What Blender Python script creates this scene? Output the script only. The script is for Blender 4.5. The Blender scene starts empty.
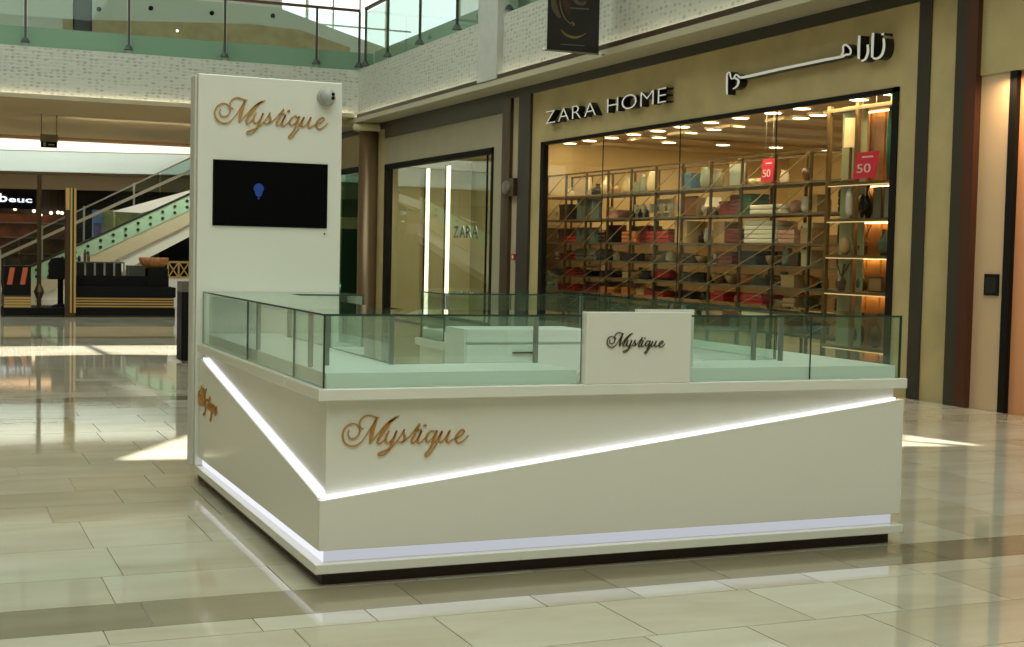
import bpy, bmesh, math, random
from mathutils import Vector, Matrix
random.seed(7)
S = bpy.context.scene
COL = S.collection

# ------------------------------------------------------------------ camera
FPX, YAW, PITCH, ROLL = 1392.02, .4019, .0515, .0221
EYE = Vector((0, 0, 1.6))
_f = Vector((math.sin(YAW)*math.cos(PITCH), math.cos(YAW)*math.cos(PITCH), -math.sin(PITCH)))
_r = Vector((math.cos(YAW), -math.sin(YAW), 0)); _u = _r.cross(_f)
_c, _s = math.cos(ROLL), math.sin(ROLL)
_r, _u = _c*_r + _s*_u, -_s*_r + _c*_u
cd = bpy.data.cameras.new('camera'); cam = bpy.data.objects.new('camera', cd); COL.objects.link(cam)
cd.sensor_width = 36; cd.lens = 36*FPX/1024; cd.clip_end = 300
M = Matrix((_r, _u, -_f)).transposed().to_4x4(); M.translation = EYE
cam.matrix_world = M
S.camera = cam

# ------------------------------------------------------------------ light
S.view_settings.view_transform = 'Standard'; S.view_settings.look = 'None'
S.view_settings.gamma = 1; S.view_settings.use_curve_mapping = False
S.view_settings.exposure = 0.0
S.cycles.transparent_max_bounces = 48
S.cycles.max_bounces = 8
S.cycles.sample_clamp_indirect = 4
W = bpy.data.worlds.new('sky'); S.world = W; W.use_nodes = True
W.node_tree.nodes['Background'].inputs[0].default_value = (.88, 1, .97, 1)
W.node_tree.nodes['Background'].inputs[1].default_value = 1.6
ROOF = 14.0
SUND = Vector((.10, -.42, -.90)).normalized()
def lamp(name, kind, loc, energy, color, rot=None, size=None, size_y=None, parent=None, **kw):
    l = bpy.data.lights.new(name, kind); l.energy = energy; l.color = color
    o = bpy.data.objects.new(name, l); COL.objects.link(o); o.location = loc
    if rot: o.rotation_euler = rot
    if size:
        l.size = size
        if size_y: l.shape = 'RECTANGLE'; l.size_y = size_y
    for k, v in kw.items(): setattr(l, k, v)
    return o
sun = lamp('sun', 'SUN', (0, 40, 30), 16, (1, .98, .88), angle=.009)
sun.rotation_euler = SUND.to_track_quat('-Z', 'Y').to_euler()
lamp('atrium_skylight', 'AREA', (1.5, -1, ROOF-.4), 2300, (.90, 1, .93), (0, 0, 0), 14, 20)
lamp('bridge_skylight', 'AREA', (2, 26, ROOF-.4), 1300, (.92, 1, .92), (0, 0, 0), 12, 12)
lamp('rear_atrium_skylight', 'AREA', (4, 49.5, ROOF-.4), 3000, (.95, 1, .95), (0, 0, 0), 14, 6)

# ------------------------------------------------------------------ pixel to place
def un(x, y, X=None, Y=None, Z=None):
    d = _f + _r*((x-512)/FPX) - _u*((y-323.5)/FPX)
    t = X/d.x if X is not None else Y/d.y if Y is not None else (Z-1.6)/d.z
    return EYE + d*t
def px(P):
    d = Vector(P)-EYE; z = d.dot(_f)
    return (512+FPX*d.dot(_r)/z, 323.5-FPX*d.dot(_u)/z, z)

# ------------------------------------------------------------------ materials
MATS = {}
def nodes(name):
    m = bpy.data.materials.new(name); m.use_nodes = True
    return m, m.node_tree, m.node_tree.nodes['Principled BSDF']
def mat(name, c, rough=.5, metal=0., spec=.5, emit=None, es=0., vary=0., scale=8., bump=0., coat=0.):
    if name in MATS: return MATS[name]
    m, t, b = nodes(name)
    b.inputs['Base Color'].default_value = (*c, 1); b.inputs['Roughness'].default_value = rough
    b.inputs['Metallic'].default_value = metal; b.inputs['Specular IOR Level'].default_value = spec
    b.inputs['Coat Weight'].default_value = coat
    if emit: b.inputs['Emission Color'].default_value = (*emit, 1); b.inputs['Emission Strength'].default_value = es
    if vary or bump:
        tc = t.nodes.new('ShaderNodeTexCoord'); nz = t.nodes.new('ShaderNodeTexNoise')
        nz.inputs['Scale'].default_value = scale; nz.inputs['Detail'].default_value = 5
        t.links.new(tc.outputs['Object'], nz.inputs['Vector'])
        if vary:
            r = t.nodes.new('ShaderNodeValToRGB')
            r.color_ramp.elements[0].position = .3; r.color_ramp.elements[1].position = .7
            r.color_ramp.elements[0].color = (*[v*(1-vary) for v in c], 1)
            r.color_ramp.elements[1].color = (*[min(1, v*(1+vary)) for v in c], 1)
            t.links.new(nz.outputs['Fac'], r.inputs['Fac']); t.links.new(r.outputs['Color'], b.inputs['Base Color'])
        if bump:
            bp = t.nodes.new('ShaderNodeBump'); bp.inputs['Strength'].default_value = bump; bp.inputs['Distance'].default_value = .02
            t.links.new(nz.outputs['Fac'], bp.inputs['Height']); t.links.new(bp.outputs['Normal'], b.inputs['Normal'])
    MATS[name] = m; return m
def glow(name, c, s):
    if name in MATS: return MATS[name]
    m = bpy.data.materials.new(name); m.use_nodes = True; t = m.node_tree
    t.nodes.remove(t.nodes['Principled BSDF']); e = t.nodes.new('ShaderNodeEmission')
    e.inputs[0].default_value = (*c, 1); e.inputs[1].default_value = s
    t.links.new(e.outputs[0], t.nodes['Material Output'].inputs[0]); MATS[name] = m; return m
def glass(name, tint, ior=1.45, rough=.0):
    if name in MATS: return MATS[name]
    m = bpy.data.materials.new(name); m.use_nodes = True; t = m.node_tree
    t.nodes.remove(t.nodes['Principled BSDF'])
    tr = t.nodes.new('ShaderNodeBsdfTransparent'); tr.inputs[0].default_value = (*tint, 1)
    gl = t.nodes.new('ShaderNodeBsdfGlossy'); gl.inputs['Roughness'].default_value = rough; gl.inputs['Color'].default_value = (.9, .97, .93, 1)
    lw = t.nodes.new('ShaderNodeLayerWeight'); lw.inputs['Blend'].default_value = .5      # Schlick, same from both sides
    pw = t.nodes.new('ShaderNodeMath'); pw.operation = 'POWER'; pw.inputs[1].default_value = 5
    f0 = ((ior-1)/(ior+1))**2
    fr = t.nodes.new('ShaderNodeMath'); fr.operation = 'MULTIPLY_ADD'; fr.inputs[1].default_value = 1-f0; fr.inputs[2].default_value = f0
    t.links.new(lw.outputs['Facing'], pw.inputs[0]); t.links.new(pw.outputs[0], fr.inputs[0])
    mx = t.nodes.new('ShaderNodeMixShader')
    t.links.new(fr.outputs[0], mx.inputs[0]); t.links.new(tr.outputs[0], mx.inputs[1]); t.links.new(gl.outputs[0], mx.inputs[2])
    t.links.new(mx.outputs[0], t.nodes['Material Output'].inputs[0]); MATS[name] = m; return m
def marble(name, c0, c1, rough):
    m, t, b = nodes(name)
    geo = t.nodes.new('ShaderNodeNewGeometry'); oi = t.nodes.new('ShaderNodeObjectInfo')
    add = t.nodes.new('ShaderNodeMath'); add.operation = 'ADD'
    fr = t.nodes.new('ShaderNodeMath'); fr.operation = 'FRACT'
    t.links.new(geo.outputs['Random Per Island'], add.inputs[0]); t.links.new(oi.outputs['Random'], add.inputs[1]); t.links.new(add.outputs[0], fr.inputs[0])
    off = t.nodes.new('ShaderNodeVectorMath'); off.operation = 'SCALE'; off.inputs[0].default_value = (37, 19, 5)
    t.links.new(fr.outputs[0], off.inputs['Scale'])
    va = t.nodes.new('ShaderNodeVectorMath'); t.links.new(geo.outputs['Position'], va.inputs[0]); t.links.new(off.outputs[0], va.inputs[1])
    mp = t.nodes.new('ShaderNodeMapping'); mp.inputs['Scale'].default_value = (.55, 1.7, 1); t.links.new(va.outputs[0], mp.inputs[0])
    nz = t.nodes.new('ShaderNodeTexNoise'); nz.inputs['Scale'].default_value = 1.6; nz.inputs['Detail'].default_value = 7; nz.inputs['Distortion'].default_value = .6
    t.links.new(mp.outputs[0], nz.inputs['Vector'])
    mixv = t.nodes.new('ShaderNodeMath'); mixv.operation = 'MULTIPLY_ADD'; mixv.inputs[1].default_value = .38
    sub = t.nodes.new('ShaderNodeMath'); sub.operation = 'MULTIPLY_ADD'; sub.inputs[1].default_value = .95; sub.inputs[2].default_value = -.17
    t.links.new(fr.outputs[0], mixv.inputs[0]); t.links.new(nz.outputs['Fac'], sub.inputs[0]); t.links.new(sub.outputs[0], mixv.inputs[2])
    r = t.nodes.new('ShaderNodeValToRGB'); r.color_ramp.elements[0].color = (*c0, 1); r.color_ramp.elements[1].color = (*c1, 1)
    r.color_ramp.elements[0].position = .1; r.color_ramp.elements[1].position = .85
    t.links.new(mixv.outputs[0], r.inputs['Fac']); t.links.new(r.outputs['Color'], b.inputs['Base Color'])
    b.inputs['Roughness'].default_value = rough; b.inputs['Specular IOR Level'].default_value = .8
    MATS[name] = m; return m
def perforated(name, c0, c1):
    m, t, b = nodes(name)
    tc = t.nodes.new('ShaderNodeTexCoord'); mp = t.nodes.new('ShaderNodeMapping'); mp.inputs['Scale'].default_value = (7, 7, 13); mp.inputs['Location'].default_value = (.8, .5, 0)
    t.links.new(tc.outputs['Object'], mp.inputs[0])
    vo = t.nodes.new('ShaderNodeTexVoronoi'); vo.inputs['Scale'].default_value = 1; vo.inputs['Randomness'].default_value = .35
    t.links.new(mp.outputs[0], vo.inputs['Vector'])
    r = t.nodes.new('ShaderNodeValToRGB'); r.color_ramp.elements[0].color = (*c1, 1); r.color_ramp.elements[1].color = (*c0, 1)
    r.color_ramp.elements[0].position = .2; r.color_ramp.elements[1].position = .46
    t.links.new(vo.outputs['Distance'], r.inputs['Fac']); t.links.new(r.outputs['Color'], b.inputs['Base Color'])
    bp = t.nodes.new('ShaderNodeBump'); bp.inputs['Strength'].default_value = .5; bp.inputs['Distance'].default_value = .03
    t.links.new(vo.outputs['Distance'], bp.inputs['Height']); t.links.new(bp.outputs['Normal'], b.inputs['Normal'])
    b.inputs['Roughness'].default_value = .55; MATS[name] = m; return m

KW = mat('kiosk_white', (.76, .75, .66), .22, coat=.3)
TILE = marble('tile_stone', (.42, .365, .245), (.63, .61, .50), .05)
BAND = marble('band_stone', (.21, .18, .11), (.30, .26, .17), .07)
GROUT = mat('grout', (.30, .27, .20), .7)
STONE = mat('beige_stone', (.43, .345, .165), .5, vary=.10, scale=2.2)
STONE2 = mat('pale_stone', (.42, .36, .24), .5, vary=.07, scale=2)
GREYP = mat('grey_panel', (.34, .31, .21), .45, vary=.04, scale=2)
DARKM = mat('dark_metal', (.050, .045, .035), .35, .4)
BROWN = mat('bronze_metal', (.085, .055, .03), .32, .5)
BLACKF = mat('black_frame', (.006, .005, .004), .6, spec=.15)
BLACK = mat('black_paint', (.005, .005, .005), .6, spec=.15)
WHITE = mat('white_paint', (.75, .76, .70), .5)
PARA = perforated('perforated_panel', (.45, .47, .41), (.27, .28, .25))
GOLD = mat('polished_gold', (.56, .28, .06), .3, .45)
DGOLD = mat('dark_gold', (.10, .065, .02), .3, .6)
KGLASS = glass('kiosk_glass', (.92, .97, .945), 1.6)
KEDGE = mat('kiosk_glass_edge', (.02, .06, .048), .15)
WGLASS = glass('window_glass', (.93, .95, .91), 1.22)
BGLASS = glass('balustrade_glass', (.84, .92, .87), 1.3)
STEEL = mat('brushed_steel', (.30, .32, .29), .35, .8)
LEDC = glow('cool_led', (.88, .90, 1), 2.9)
LEDF = glow('cool_led_front', (.90, .93, 1), .56)
LEDL = glow('cool_led_side', (.93, .94, 1), .98)
WARM = glow('warm_lamp', (1, .82, .50), 9)
WARML = glow('warm_led', (1, .72, .34), .9)
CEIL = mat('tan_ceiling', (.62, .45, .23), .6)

# ------------------------------------------------------------------ geometry helpers
class MB:
    def __init__(s): s.v = []; s.f = []; s.m = []
    def face(s, idx, m=0): s.f.append(idx); s.m.append(m)
    def box(s, a, b, m=0, sides=None):
        x0, y0, z0 = [min(p, q) for p, q in zip(a, b)]; x1, y1, z1 = [max(p, q) for p, q in zip(a, b)]
        n = len(s.v); s.v += [(x, y, z) for z in (z0, z1) for (x, y) in ((x0, y0), (x1, y0), (x1, y1), (x0, y1))]
        for k, q in enumerate(((3, 2, 1, 0), (4, 5, 6, 7), (0, 1, 5, 4), (1, 2, 6, 5), (2, 3, 7, 6), (3, 0, 4, 7))):
            s.face([n+i for i in q], sides[k] if sides else m)
        return s
    def prism(s, pts, off, m=0):
        n = len(s.v); k = len(pts); o = Vector(off)
        s.v += [tuple(p) for p in pts] + [tuple(Vector(p)+o) for p in pts]
        s.face([n+i for i in range(k)], m); s.face([n+k+i for i in reversed(range(k))], m)
        for i in range(k): j = (i+1) % k; s.face([n+i, n+k+i, n+k+j, n+j], m)
        return s
    def tube(s, a, b, r, n=8, r2=None, m=0):
        a, b = Vector(a), Vector(b); d = (b-a).normalized()
        q = d.orthogonal().normalized(); w = d.cross(q); k = len(s.v); r2 = r if r2 is None else r2
        for P, R_ in ((a, r), (b, r2)):
            s.v += [tuple(P + (q*math.cos(2*math.pi*i/n)+w*math.sin(2*math.pi*i/n))*R_) for i in range(n)]
        for i in range(n): j = (i+1) % n; s.face([k+i, k+j, k+n+j, k+n+i], m)
        s.face([k+i for i in reversed(range(n))], m); s.face([k+n+i for i in range(n)], m)
        return s
    def lathe(s, prof, c=(0, 0, 0), n=14, m=0):
        k = len(s.v); c = Vector(c)
        for r, z in prof:
            s.v += [tuple(c+Vector((r*math.cos(2*math.pi*i/n), r*math.sin(2*math.pi*i/n), z))) for i in range(n)]
        for a in range(len(prof)-1):
            for i in range(n):
                j = (i+1) % n; s.face([k+a*n+i, k+a*n+j, k+a*n+n+j, k+a*n+n+i], m)
        s.face([k+i for i in reversed(range(n))], m); s.face([k+(len(prof)-1)*n+i for i in range(n)], m)
        return s
    def bar(s, a, b, w, h, m=0):
        a, b = Vector(a), Vector(b); d = (b-a).normalized()
        up = Vector((0, 0, 1)) if abs(d.z) < .95 else Vector((0, 1, 0))
        q = d.cross(up).normalized(); p = q.cross(d)
        pts = [a+q*w/2+p*h/2, a-q*w/2+p*h/2, a-q*w/2-p*h/2, a+q*w/2-p*h/2]
        return s.prism(pts, b-a, m)
    def build(s, name, mats, parent=None, smooth=False, origin=None, fix=True):
        me = bpy.data.meshes.new(name)
        o_ = Vector(origin) if origin is not None else None
        me.from_pydata([tuple(Vector(v)-o_) for v in s.v] if o_ is not None else s.v, [], s.f)
        for mt in (mats if isinstance(mats, (list, tuple)) else [mats]): me.materials.append(mt)
        me.polygons.foreach_set('material_index', s.m)
        if fix:
            bm = bmesh.new(); bm.from_mesh(me); bmesh.ops.recalc_face_normals(bm, faces=bm.faces); bm.to_mesh(me); bm.free()
        if smooth: me.polygons.foreach_set('use_smooth', [True]*len(me.polygons))
        o = bpy.data.objects.new(name, me); COL.objects.link(o)
        if o_ is not None: o.location = o_
        if parent is not None:
            o.parent = parent
            o.location = (o_ if o_ is not None else Vector()) - world(parent)
        return o
def world(o):
    p = Vector(o.location)
    while o.parent is not None: o = o.parent; p += Vector(o.location)
    return p
def tag(o, label=None, cat=None, group=None, kind=None):
    if label: o['label'] = label
    if cat: o['category'] = cat
    if group: o['group'] = group
    if kind: o['kind'] = kind
    return o
def thing(name, loc, label, cat, group=None):
    o = bpy.data.objects.new(name, None); COL.objects.link(o); o.location = loc; o.empty_display_size = .1
    return tag(o, label, cat, group)
def B(name, a, b, m, parent=None, **kw): return MB().box(a, b).build(name, m, parent, **kw)
def struct(o): o['kind'] = 'structure'; return o
def bevel(o, w, seg=2):
    md = o.modifiers.new('bevel', 'BEVEL'); md.width = w; md.segments = seg; md.limit_method = 'ANGLE'; return o

# lettering: font letters, and drawn strokes
def letter_mesh(ch, size, depth, bold=.0, sx=1.):
    cu = bpy.data.curves.new('letter', 'FONT'); cu.body = ch; cu.size = size; cu.extrude = depth/2; cu.offset = bold
    ob = bpy.data.objects.new('letter', cu); COL.objects.link(ob)
    bpy.context.view_layer.update()
    me = bpy.data.meshes.new_from_object(ob.evaluated_get(bpy.context.evaluated_depsgraph_get()))
    bpy.data.objects.remove(ob); bpy.data.curves.remove(cu)
    for v in me.vertices: v.co.x *= sx
    return me
FACE_R = Matrix(((0, 0, -1), (-1, 0, 0), (0, 1, 0)))      # text on a wall that faces -X
FACE_F = Matrix(((1, 0, 0), (0, 0, -1), (0, 1, 0)))       # text on a wall that faces -Y
def write(text, a, width, height, depth, rot, face, side, parent, name='letter', bold=.0, gap=.12):
    """letters from world point a (baseline start), spread over width, cap height given"""
    rot4 = rot.to_4x4(); cur = 0.; items = []
    for ch in text:
        if ch == ' ': cur += height*.55; continue
        me = letter_mesh(ch, 1, .2, bold)
        xs = [v.co.x for v in me.vertices]; ys = [v.co.y for v in me.vertices]
        items.append((me, min(xs), cur, max(xs)-min(xs), max(ys))); cur += (max(xs)-min(xs))*height/.72 + gap*height
    k = width/(cur-gap*height)
    for me, x0, c, w, h in items:
        for v in me.vertices:
            v.co = rot @ Vector(((v.co.x-x0)*height/.72*k, v.co.y*height/.72, v.co.z/.1*depth/2 + depth/2))
        o = bpy.data.objects.new(name, me); COL.objects.link(o)
        me.materials.clear(); me.materials.append(face); me.materials.append(side)
        n = rot @ Vector((0, 0, 1)); me.update()
        for p in me.polygons: p.material_index = 0 if p.normal.dot(n) > .8 else 1
        o.parent = parent; o.location = Vector(a) + rot @ Vector((c*k, 0, 0)) - world(parent)
def strokes(paths, place, normal, depth, steps=6):
    """ribbon strokes: paths of (x, y, width); place maps (x, y) to a point on the wall"""
    mb = MB(); n = Vector(normal)*depth
    for pts in paths:
        P = [Vector(p) for p in pts]; Q = []
        for i in range(len(P)-1):
            p0, p1, p2, p3 = P[max(i-1, 0)], P[i], P[i+1], P[min(i+2, len(P)-1)]
            for s in range(steps):
                t = s/steps
                Q.append(.5*((2*p1)+(p2-p0)*t+(2*p0-5*p1+4*p2-p3)*t*t+(3*p1-p0-3*p2+p3)*t**3))
        Q.append(P[-1]); L = []; R_ = []
        for i, q in enumerate(Q):
            d = (Q[min(i+1, len(Q)-1)]-Q[max(i-1, 0)]); d = Vector((d.x, d.y)); d = d.normalized() if d.length else Vector((1, 0))
            w = max(q.z, 1)/2
            L.append(place(q.x-d.y*w, q.y+d.x*w)); R_.append(place(q.x+d.y*w, q.y-d.x*w))
        k = len(mb.v); m = len(Q)
        mb.v += [tuple(p+n) for p in L]+[tuple(p+n) for p in R_]+[tuple(p) for p in L]+[tuple(p) for p in R_]
        for i in range(m-1):
            mb.face([k+i, k+i+1, k+m+i+1, k+m+i], 0)
            mb.face([k+i, k+2*m+i, k+2*m+i+1, k+i+1], 1); mb.face([k+m+i, k+m+i+1, k+3*m+i+1, k+3*m+i], 1)
        mb.face([k, k+m, k+3*m, k+2*m], 1); mb.face([k+m-1, k+3*m-1, k+4*m-1, k+2*m-1], 1)
    return mb
LOGO = [
 [(118,160,8),(110,185,8),(125,212,10),(155,212,10),(182,188,10),(186,150,10),(165,122,9),(128,118,9),(92,142,11),(76,186,14),(84,228,14),(112,255,12),(150,263,10),(190,246,8),(225,205,6),(262,145,6),(298,88,7)],
 [(214,150,6),(196,146,9),(186,120,10),(200,86,9),(242,66,9),(285,76,10),(316,82,4)],
 [(302,84,12),(278,145,30),(264,205,28),(254,254,6)],
 [(254,254,5),(300,200,6),(350,140,8),(395,105,14),(450,74,5)],
 [(432,80,10),(388,115,24),(342,180,26),(312,228,18),(308,250,12),(332,250,8),(358,222,6)],
 [(384,170,8),(364,212,17),(366,244,14),(388,246,8),(416,212,7),(432,174,9)],
 [(436,170,14),(412,235,17),(388,284,13),(352,302,9),(320,315,9),(314,328,10),(340,332,9),(376,310,7),(418,262,6),(452,222,6),(488,164,7)],
 [(488,164,9),(482,186,14),(492,222,18),(470,248,12),(438,244,9)],
 [(470,248,7),(520,215,6),(592,130,8),(560,200,16),(538,242,16),(548,258,10),(574,236,6)],
 [(552,172,8),(604,168,6)],
 [(574,236,6),(606,176,12),(580,232,17),(586,258,12),(608,248,8),(640,215,6)],
 [(618,146,10),(632,142,18),(636,150,6)],
 [(700,190,8),(676,178,9),(646,206,15),(638,240,15),(658,250,9),(690,216,7),(708,178,9)],
 [(712,178,14),(694,235,18),(664,300,15),(634,332,10),(634,348,10),(658,342,9),(688,300,7),(716,262,6)],
 [(700,262,6),(748,184,12),(728,232,18),(736,260,12),(766,236,7),(798,182,9)],
 [(802,180,14),(780,236,18),(790,264,12),(816,246,7),(836,236,6)],
 [(834,238,7),(878,218,8),(904,192,9),(888,178,9),(858,202,15),(842,240,18),(860,268,12),(898,252,8),(932,218,5)],
]
def logo(parent, place, normal, face, side, depth=.012, k=.8):
    o = strokes([[(x, y, w*k) for x, y, w in p] for p in LOGO], place, normal, depth).build('logo_lettering', [face, side], parent, fix=False)
    return o

# ================================================================== SETTING
# ---- floor
floor = struct(B('floor', (-9, -12, -.3), (18, 62, -.006), GROUT))
rows = [3.4, 3.95, 4.5, 5.08, 5.655, 5.87, 6.30, 6.83, 7.49, 8.24, 8.75, 9.26, 9.80, 10.37]
while rows[-1] < 48:
    rows.append(rows[-1] + (.43 if 14.0 < rows[-1] < 14.5 or 24 < rows[-1] < 24.5 or 33.5 < rows[-1] < 34 else random.choice((.55, .6, .62))))
unit = MB().box((0, 0, -.02), (1, 1, 0))
near, far = [], {0: MB(), 1: MB()}
cand = []
for y0, y1 in zip(rows, rows[1:]):
    x = -4.5 - random.random(); bandrow = abs((y1-y0)-.43) < .01
    while x < 10.5:
        l = random.choice((.5, .62, .8, .95)) * (1.25 if bandrow else 1)
        x1 = min(x+l, 10.59)
        g = .003
        u, v, z = px(((x+x1)/2, (y0+y1)/2, 0))
        vis = -60 < u < 1084 and v < 690 and z > 0
        cand.append((z if vis else 1e3+y0, x+g, x1-g, y0+g, y1-g, bandrow)); x = x1
cand.sort()
um = {}
for i, (z, x0, x1, y0, y1, bd) in enumerate(cand):
    if i < 300:
        if bd not in um:
            o = MB().box((0, 0, -.02), (1, 1, 0)).build('floor_tile', BAND if bd else TILE, floor); um[bd] = o
        else:
            o = um[bd].copy(); COL.objects.link(o); o.parent = floor
        o.location = (x0, y0, 0); o.scale = (x1-x0, y1-y0, 1)
    else: far[int(bd)].box((x0, y0, -.02), (x1, y1, 0))
for k, mm in ((0, TILE), (1, BAND)):
    o = far[k].build('floor_tile_field', mm, floor); o['kind'] = 'stuff'

# ---- roof with the skylight slots that let the sun strips in
def on_floor(*pix): return [un(x, y, Z=0) for x, y in pix]
slots = [on_floor((-60, 357.5), (102, 354.6), (84, 345.8), (-60, 347)), on_floor((111, 354.4), (330, 356.8), (330, 344.6), (91, 345.6)),
         [Vector(p) for p in ((1.34, 10.53, 0), (7.82, 9.66, 0), (8.27, 9.55, 0), (7.95, 10.0, 0), (2.08, 11.77, 0))],
         [Vector(p) for p in ((8.05, 9.98, 0), (8.49, 9.50, 0), (8.52, 9.62, 0), (8.3, 10.3, 0))]]
bm = bmesh.new()
def loop(pts):
    vs = [bm.verts.new(p) for p in pts]
    return [bm.edges.new((vs[i], vs[(i+1) % len(vs)])) for i in range(len(vs))]
ed = loop([(-9, -12, ROOF), (18, -12, ROOF), (18, 62, ROOF), (-9, 62, ROOF)])
for p in slots: ed += loop([q + SUND*(ROOF/SUND.z) for q in p])
bmesh.ops.triangle_fill(bm, use_beauty=True, use_dissolve=False, edges=ed)
me = bpy.data.meshes.new('ceiling'); bm.to_mesh(me); bm.free(); me.materials.append(WHITE)
roof = struct(bpy.data.objects.new('ceiling_1', me)); COL.objects.link(roof)

# ---- shell outside the view
struct(B('wall_left', (-9.3, -12, -.1), (-9, 62, ROOF), STONE2))
struct(B('wall_back', (-9, -12.3, -.1), (18, -12, ROOF), STONE2))
struct(MB().box((-9, 62, -.1), (12, 62.3, ROOF)).box((12, 62, -.1), (18, 62.3, 6)).build('wall_far', STONE2))
o = MB(); o.box((18, -12, -.1), (18.3, 48, ROOF)); o.box((18, 48, -.1), (18.3, 62, 6)); struct(o.build('wall_right_outer', STONE2))

XW = 10.6; TH = .1
# ---- storefront wall
def wallseg(name, y0, y1, z0, z1, m, x0=XW, x1=XW+TH, n=[0]):
    return struct(B(name, (x0, y0, z0), (x1, y1, z1), m))
HW = 3.64
HOME = (13.43, 23.72)
w = MB(); w.box((XW, 13.1, HW), (XW+TH, 24.16, 4.58)); w.box((XW, 13.1, -.1), (XW+TH, HOME[0], HW)); w.box((XW, HOME[1], -.1), (XW+TH, 24.16, HW))
w.box((XW, HOME[0], -.1), (XW+TH, HOME[1], .08))
struct(w.build('wall_storefront', STONE))
w = MB(); w.box((XW, 25.53, 3.69), (XW+TH, 33.2, 4.58)); w.box((XW, 25.53, -.1), (XW+TH, 26.06, 3.69)); w.box((XW, 26.06, -.1), (XW+TH, 33.2, .08))
struct(w.build('wall_storefront_grey', GREYP))
w = MB(); w.box((XW, 35.1, 3.75), (XW+TH, 44, 4.58)); w.box((XW, 33.2, -.1), (XW+TH, 35.1, 4.58)); w.box((XW, 42, -.1), (XW+TH, 44, 3.75))
struct(w.build('wall_storefront_far', STONE))
wallseg('wall_pier', 24.16, 25.53, -.1, 4.58, STONE2, XW+.02)
wallseg('trim_1', 24.16, 24.72, 0, 4.58, DARKM, XW-.05, XW+.05)
wallseg('trim_17', 25.13, 33.2, 4.34, 4.58, DARKM, XW-.03, XW)
wallseg('trim_2', 25.13, 25.53, 0, 4.58, BROWN, XW-.05, XW+.05)
wallseg('trim_3', 12.89, 13.1, 0, 9, DARKM, XW-.02, XW+TH)
wallseg('wall_pier_right', 12.39, 12.89, -.1, 9, STONE, XW, XW+TH)
struct(MB().box((XW-.08, 12.22, 0), (XW+TH, 12.39, 9)).build('trim_4', DARKM))
struct(MB().box((XW-.08, 12.05, 0), (XW+TH, 12.22, 9)).build('trim_5', mat('rust_metal', (.085, .03, .015), .4, .4)))
wallseg('wall_side_shop', 11.60, 12.05, -.1, 3.62, mat('peach_wall', (.52, .38, .23), .5), XW, XW+TH)
wallseg('wall_side_shop_top', 5, 12.05, 3.62, 9, STONE, XW-.02, XW+TH)
wallseg('trim_6', 11.50, 11.60, 0, 3.62, BLACKF, XW-.02, XW+TH)
wallseg('wall_side_shop_end', 5, 11.50, -.1, 3.62, mat('orange_wall', (.62, .28, .13), .45), XW+.04, XW+.3)
lamp('side_shop_lamp', 'AREA', (XW-.25, 10.9, 3.5), 34, (1, .68, .40), (0, math.radians(-12), 0), .3, 1.6)
wallseg('trim_7', 13.1, 44, 4.58, 4.90, DARKM, XW-.02, XW+TH)
# upper floor slab, ledge, cove and parapet along the shops and across the bridge
PX, PY = 10.1, 34.0
struct(B('upper_floor', (XW+.0, 5, 4.92), (18, 50, 5.95), WHITE))
led = MB(); led.box((PX-.10, 13.1, 4.74), (XW, 44, 4.85)); struct(led.build('trim_8', mat('ledge_stone', (.42, .39, .28), .5)))
struct(B('trim_9', (PX-.10, 13.1, 4.85), (PX-.07, PY-.3, 4.93), BROWN)); struct(B('trim_15', (PX-.10, 13.1, 4.845), (PX, PY-.3, 4.85), BROWN))
struct(B('wall_parapet_side', (PX, 5, 4.85), (PX+.5, PY, 6.07), PARA))
struct(B('wall_parapet_bridge', (-9, PY, 4.89), (PX+.5, PY+.3, 6.06), PARA))
struct(B('bridge_floor', (-9, PY+.3, 5.2), (XW, 46.5, 5.95), WHITE))
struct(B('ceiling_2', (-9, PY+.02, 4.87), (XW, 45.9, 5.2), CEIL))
struct(B('trim_10', (-9, 45.9, 4.80), (XW, 46.6, 5.2), mat('orange_trim', (.50, .24, .08), .5)))
# cove LEDs at the parapet foot
c1 = thing('cove_light', (PX-.03, 24, 4.9), 'long warm cove light along the foot of the parapet above the shops', 'light')
B('led_strip', (PX-.066, 13.1, 4.86), (PX-.045, PY-.3, 4.88), glow('cove_led', (1, .84, .58), 14), c1)
c2 = thing('cove_light', (4, PY-.03, 4.9), 'warm cove light along the foot of the bridge parapet', 'light')
B('ledge', (-9, PY-.10, 4.87), (PX-.1, PY, 4.89), STONE2, c2); B('lip', (-9, PY-.10, 4.89), (PX-.1, PY-.08, 4.97), STONE2, c2); B('led_strip', (-9, PY-.072, 4.90), (PX-.1, PY-.052, 4.92), MATS['cove_led'], c2)
# grey pier on the parapet
struct(B('wall_pier_upper', (PX-.12, 24.5, 4.86), (PX+.3, 25.5, 9.5), mat('grey_stone', (.44, .46, .43), .5, vary=.08, scale=3)))
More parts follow.
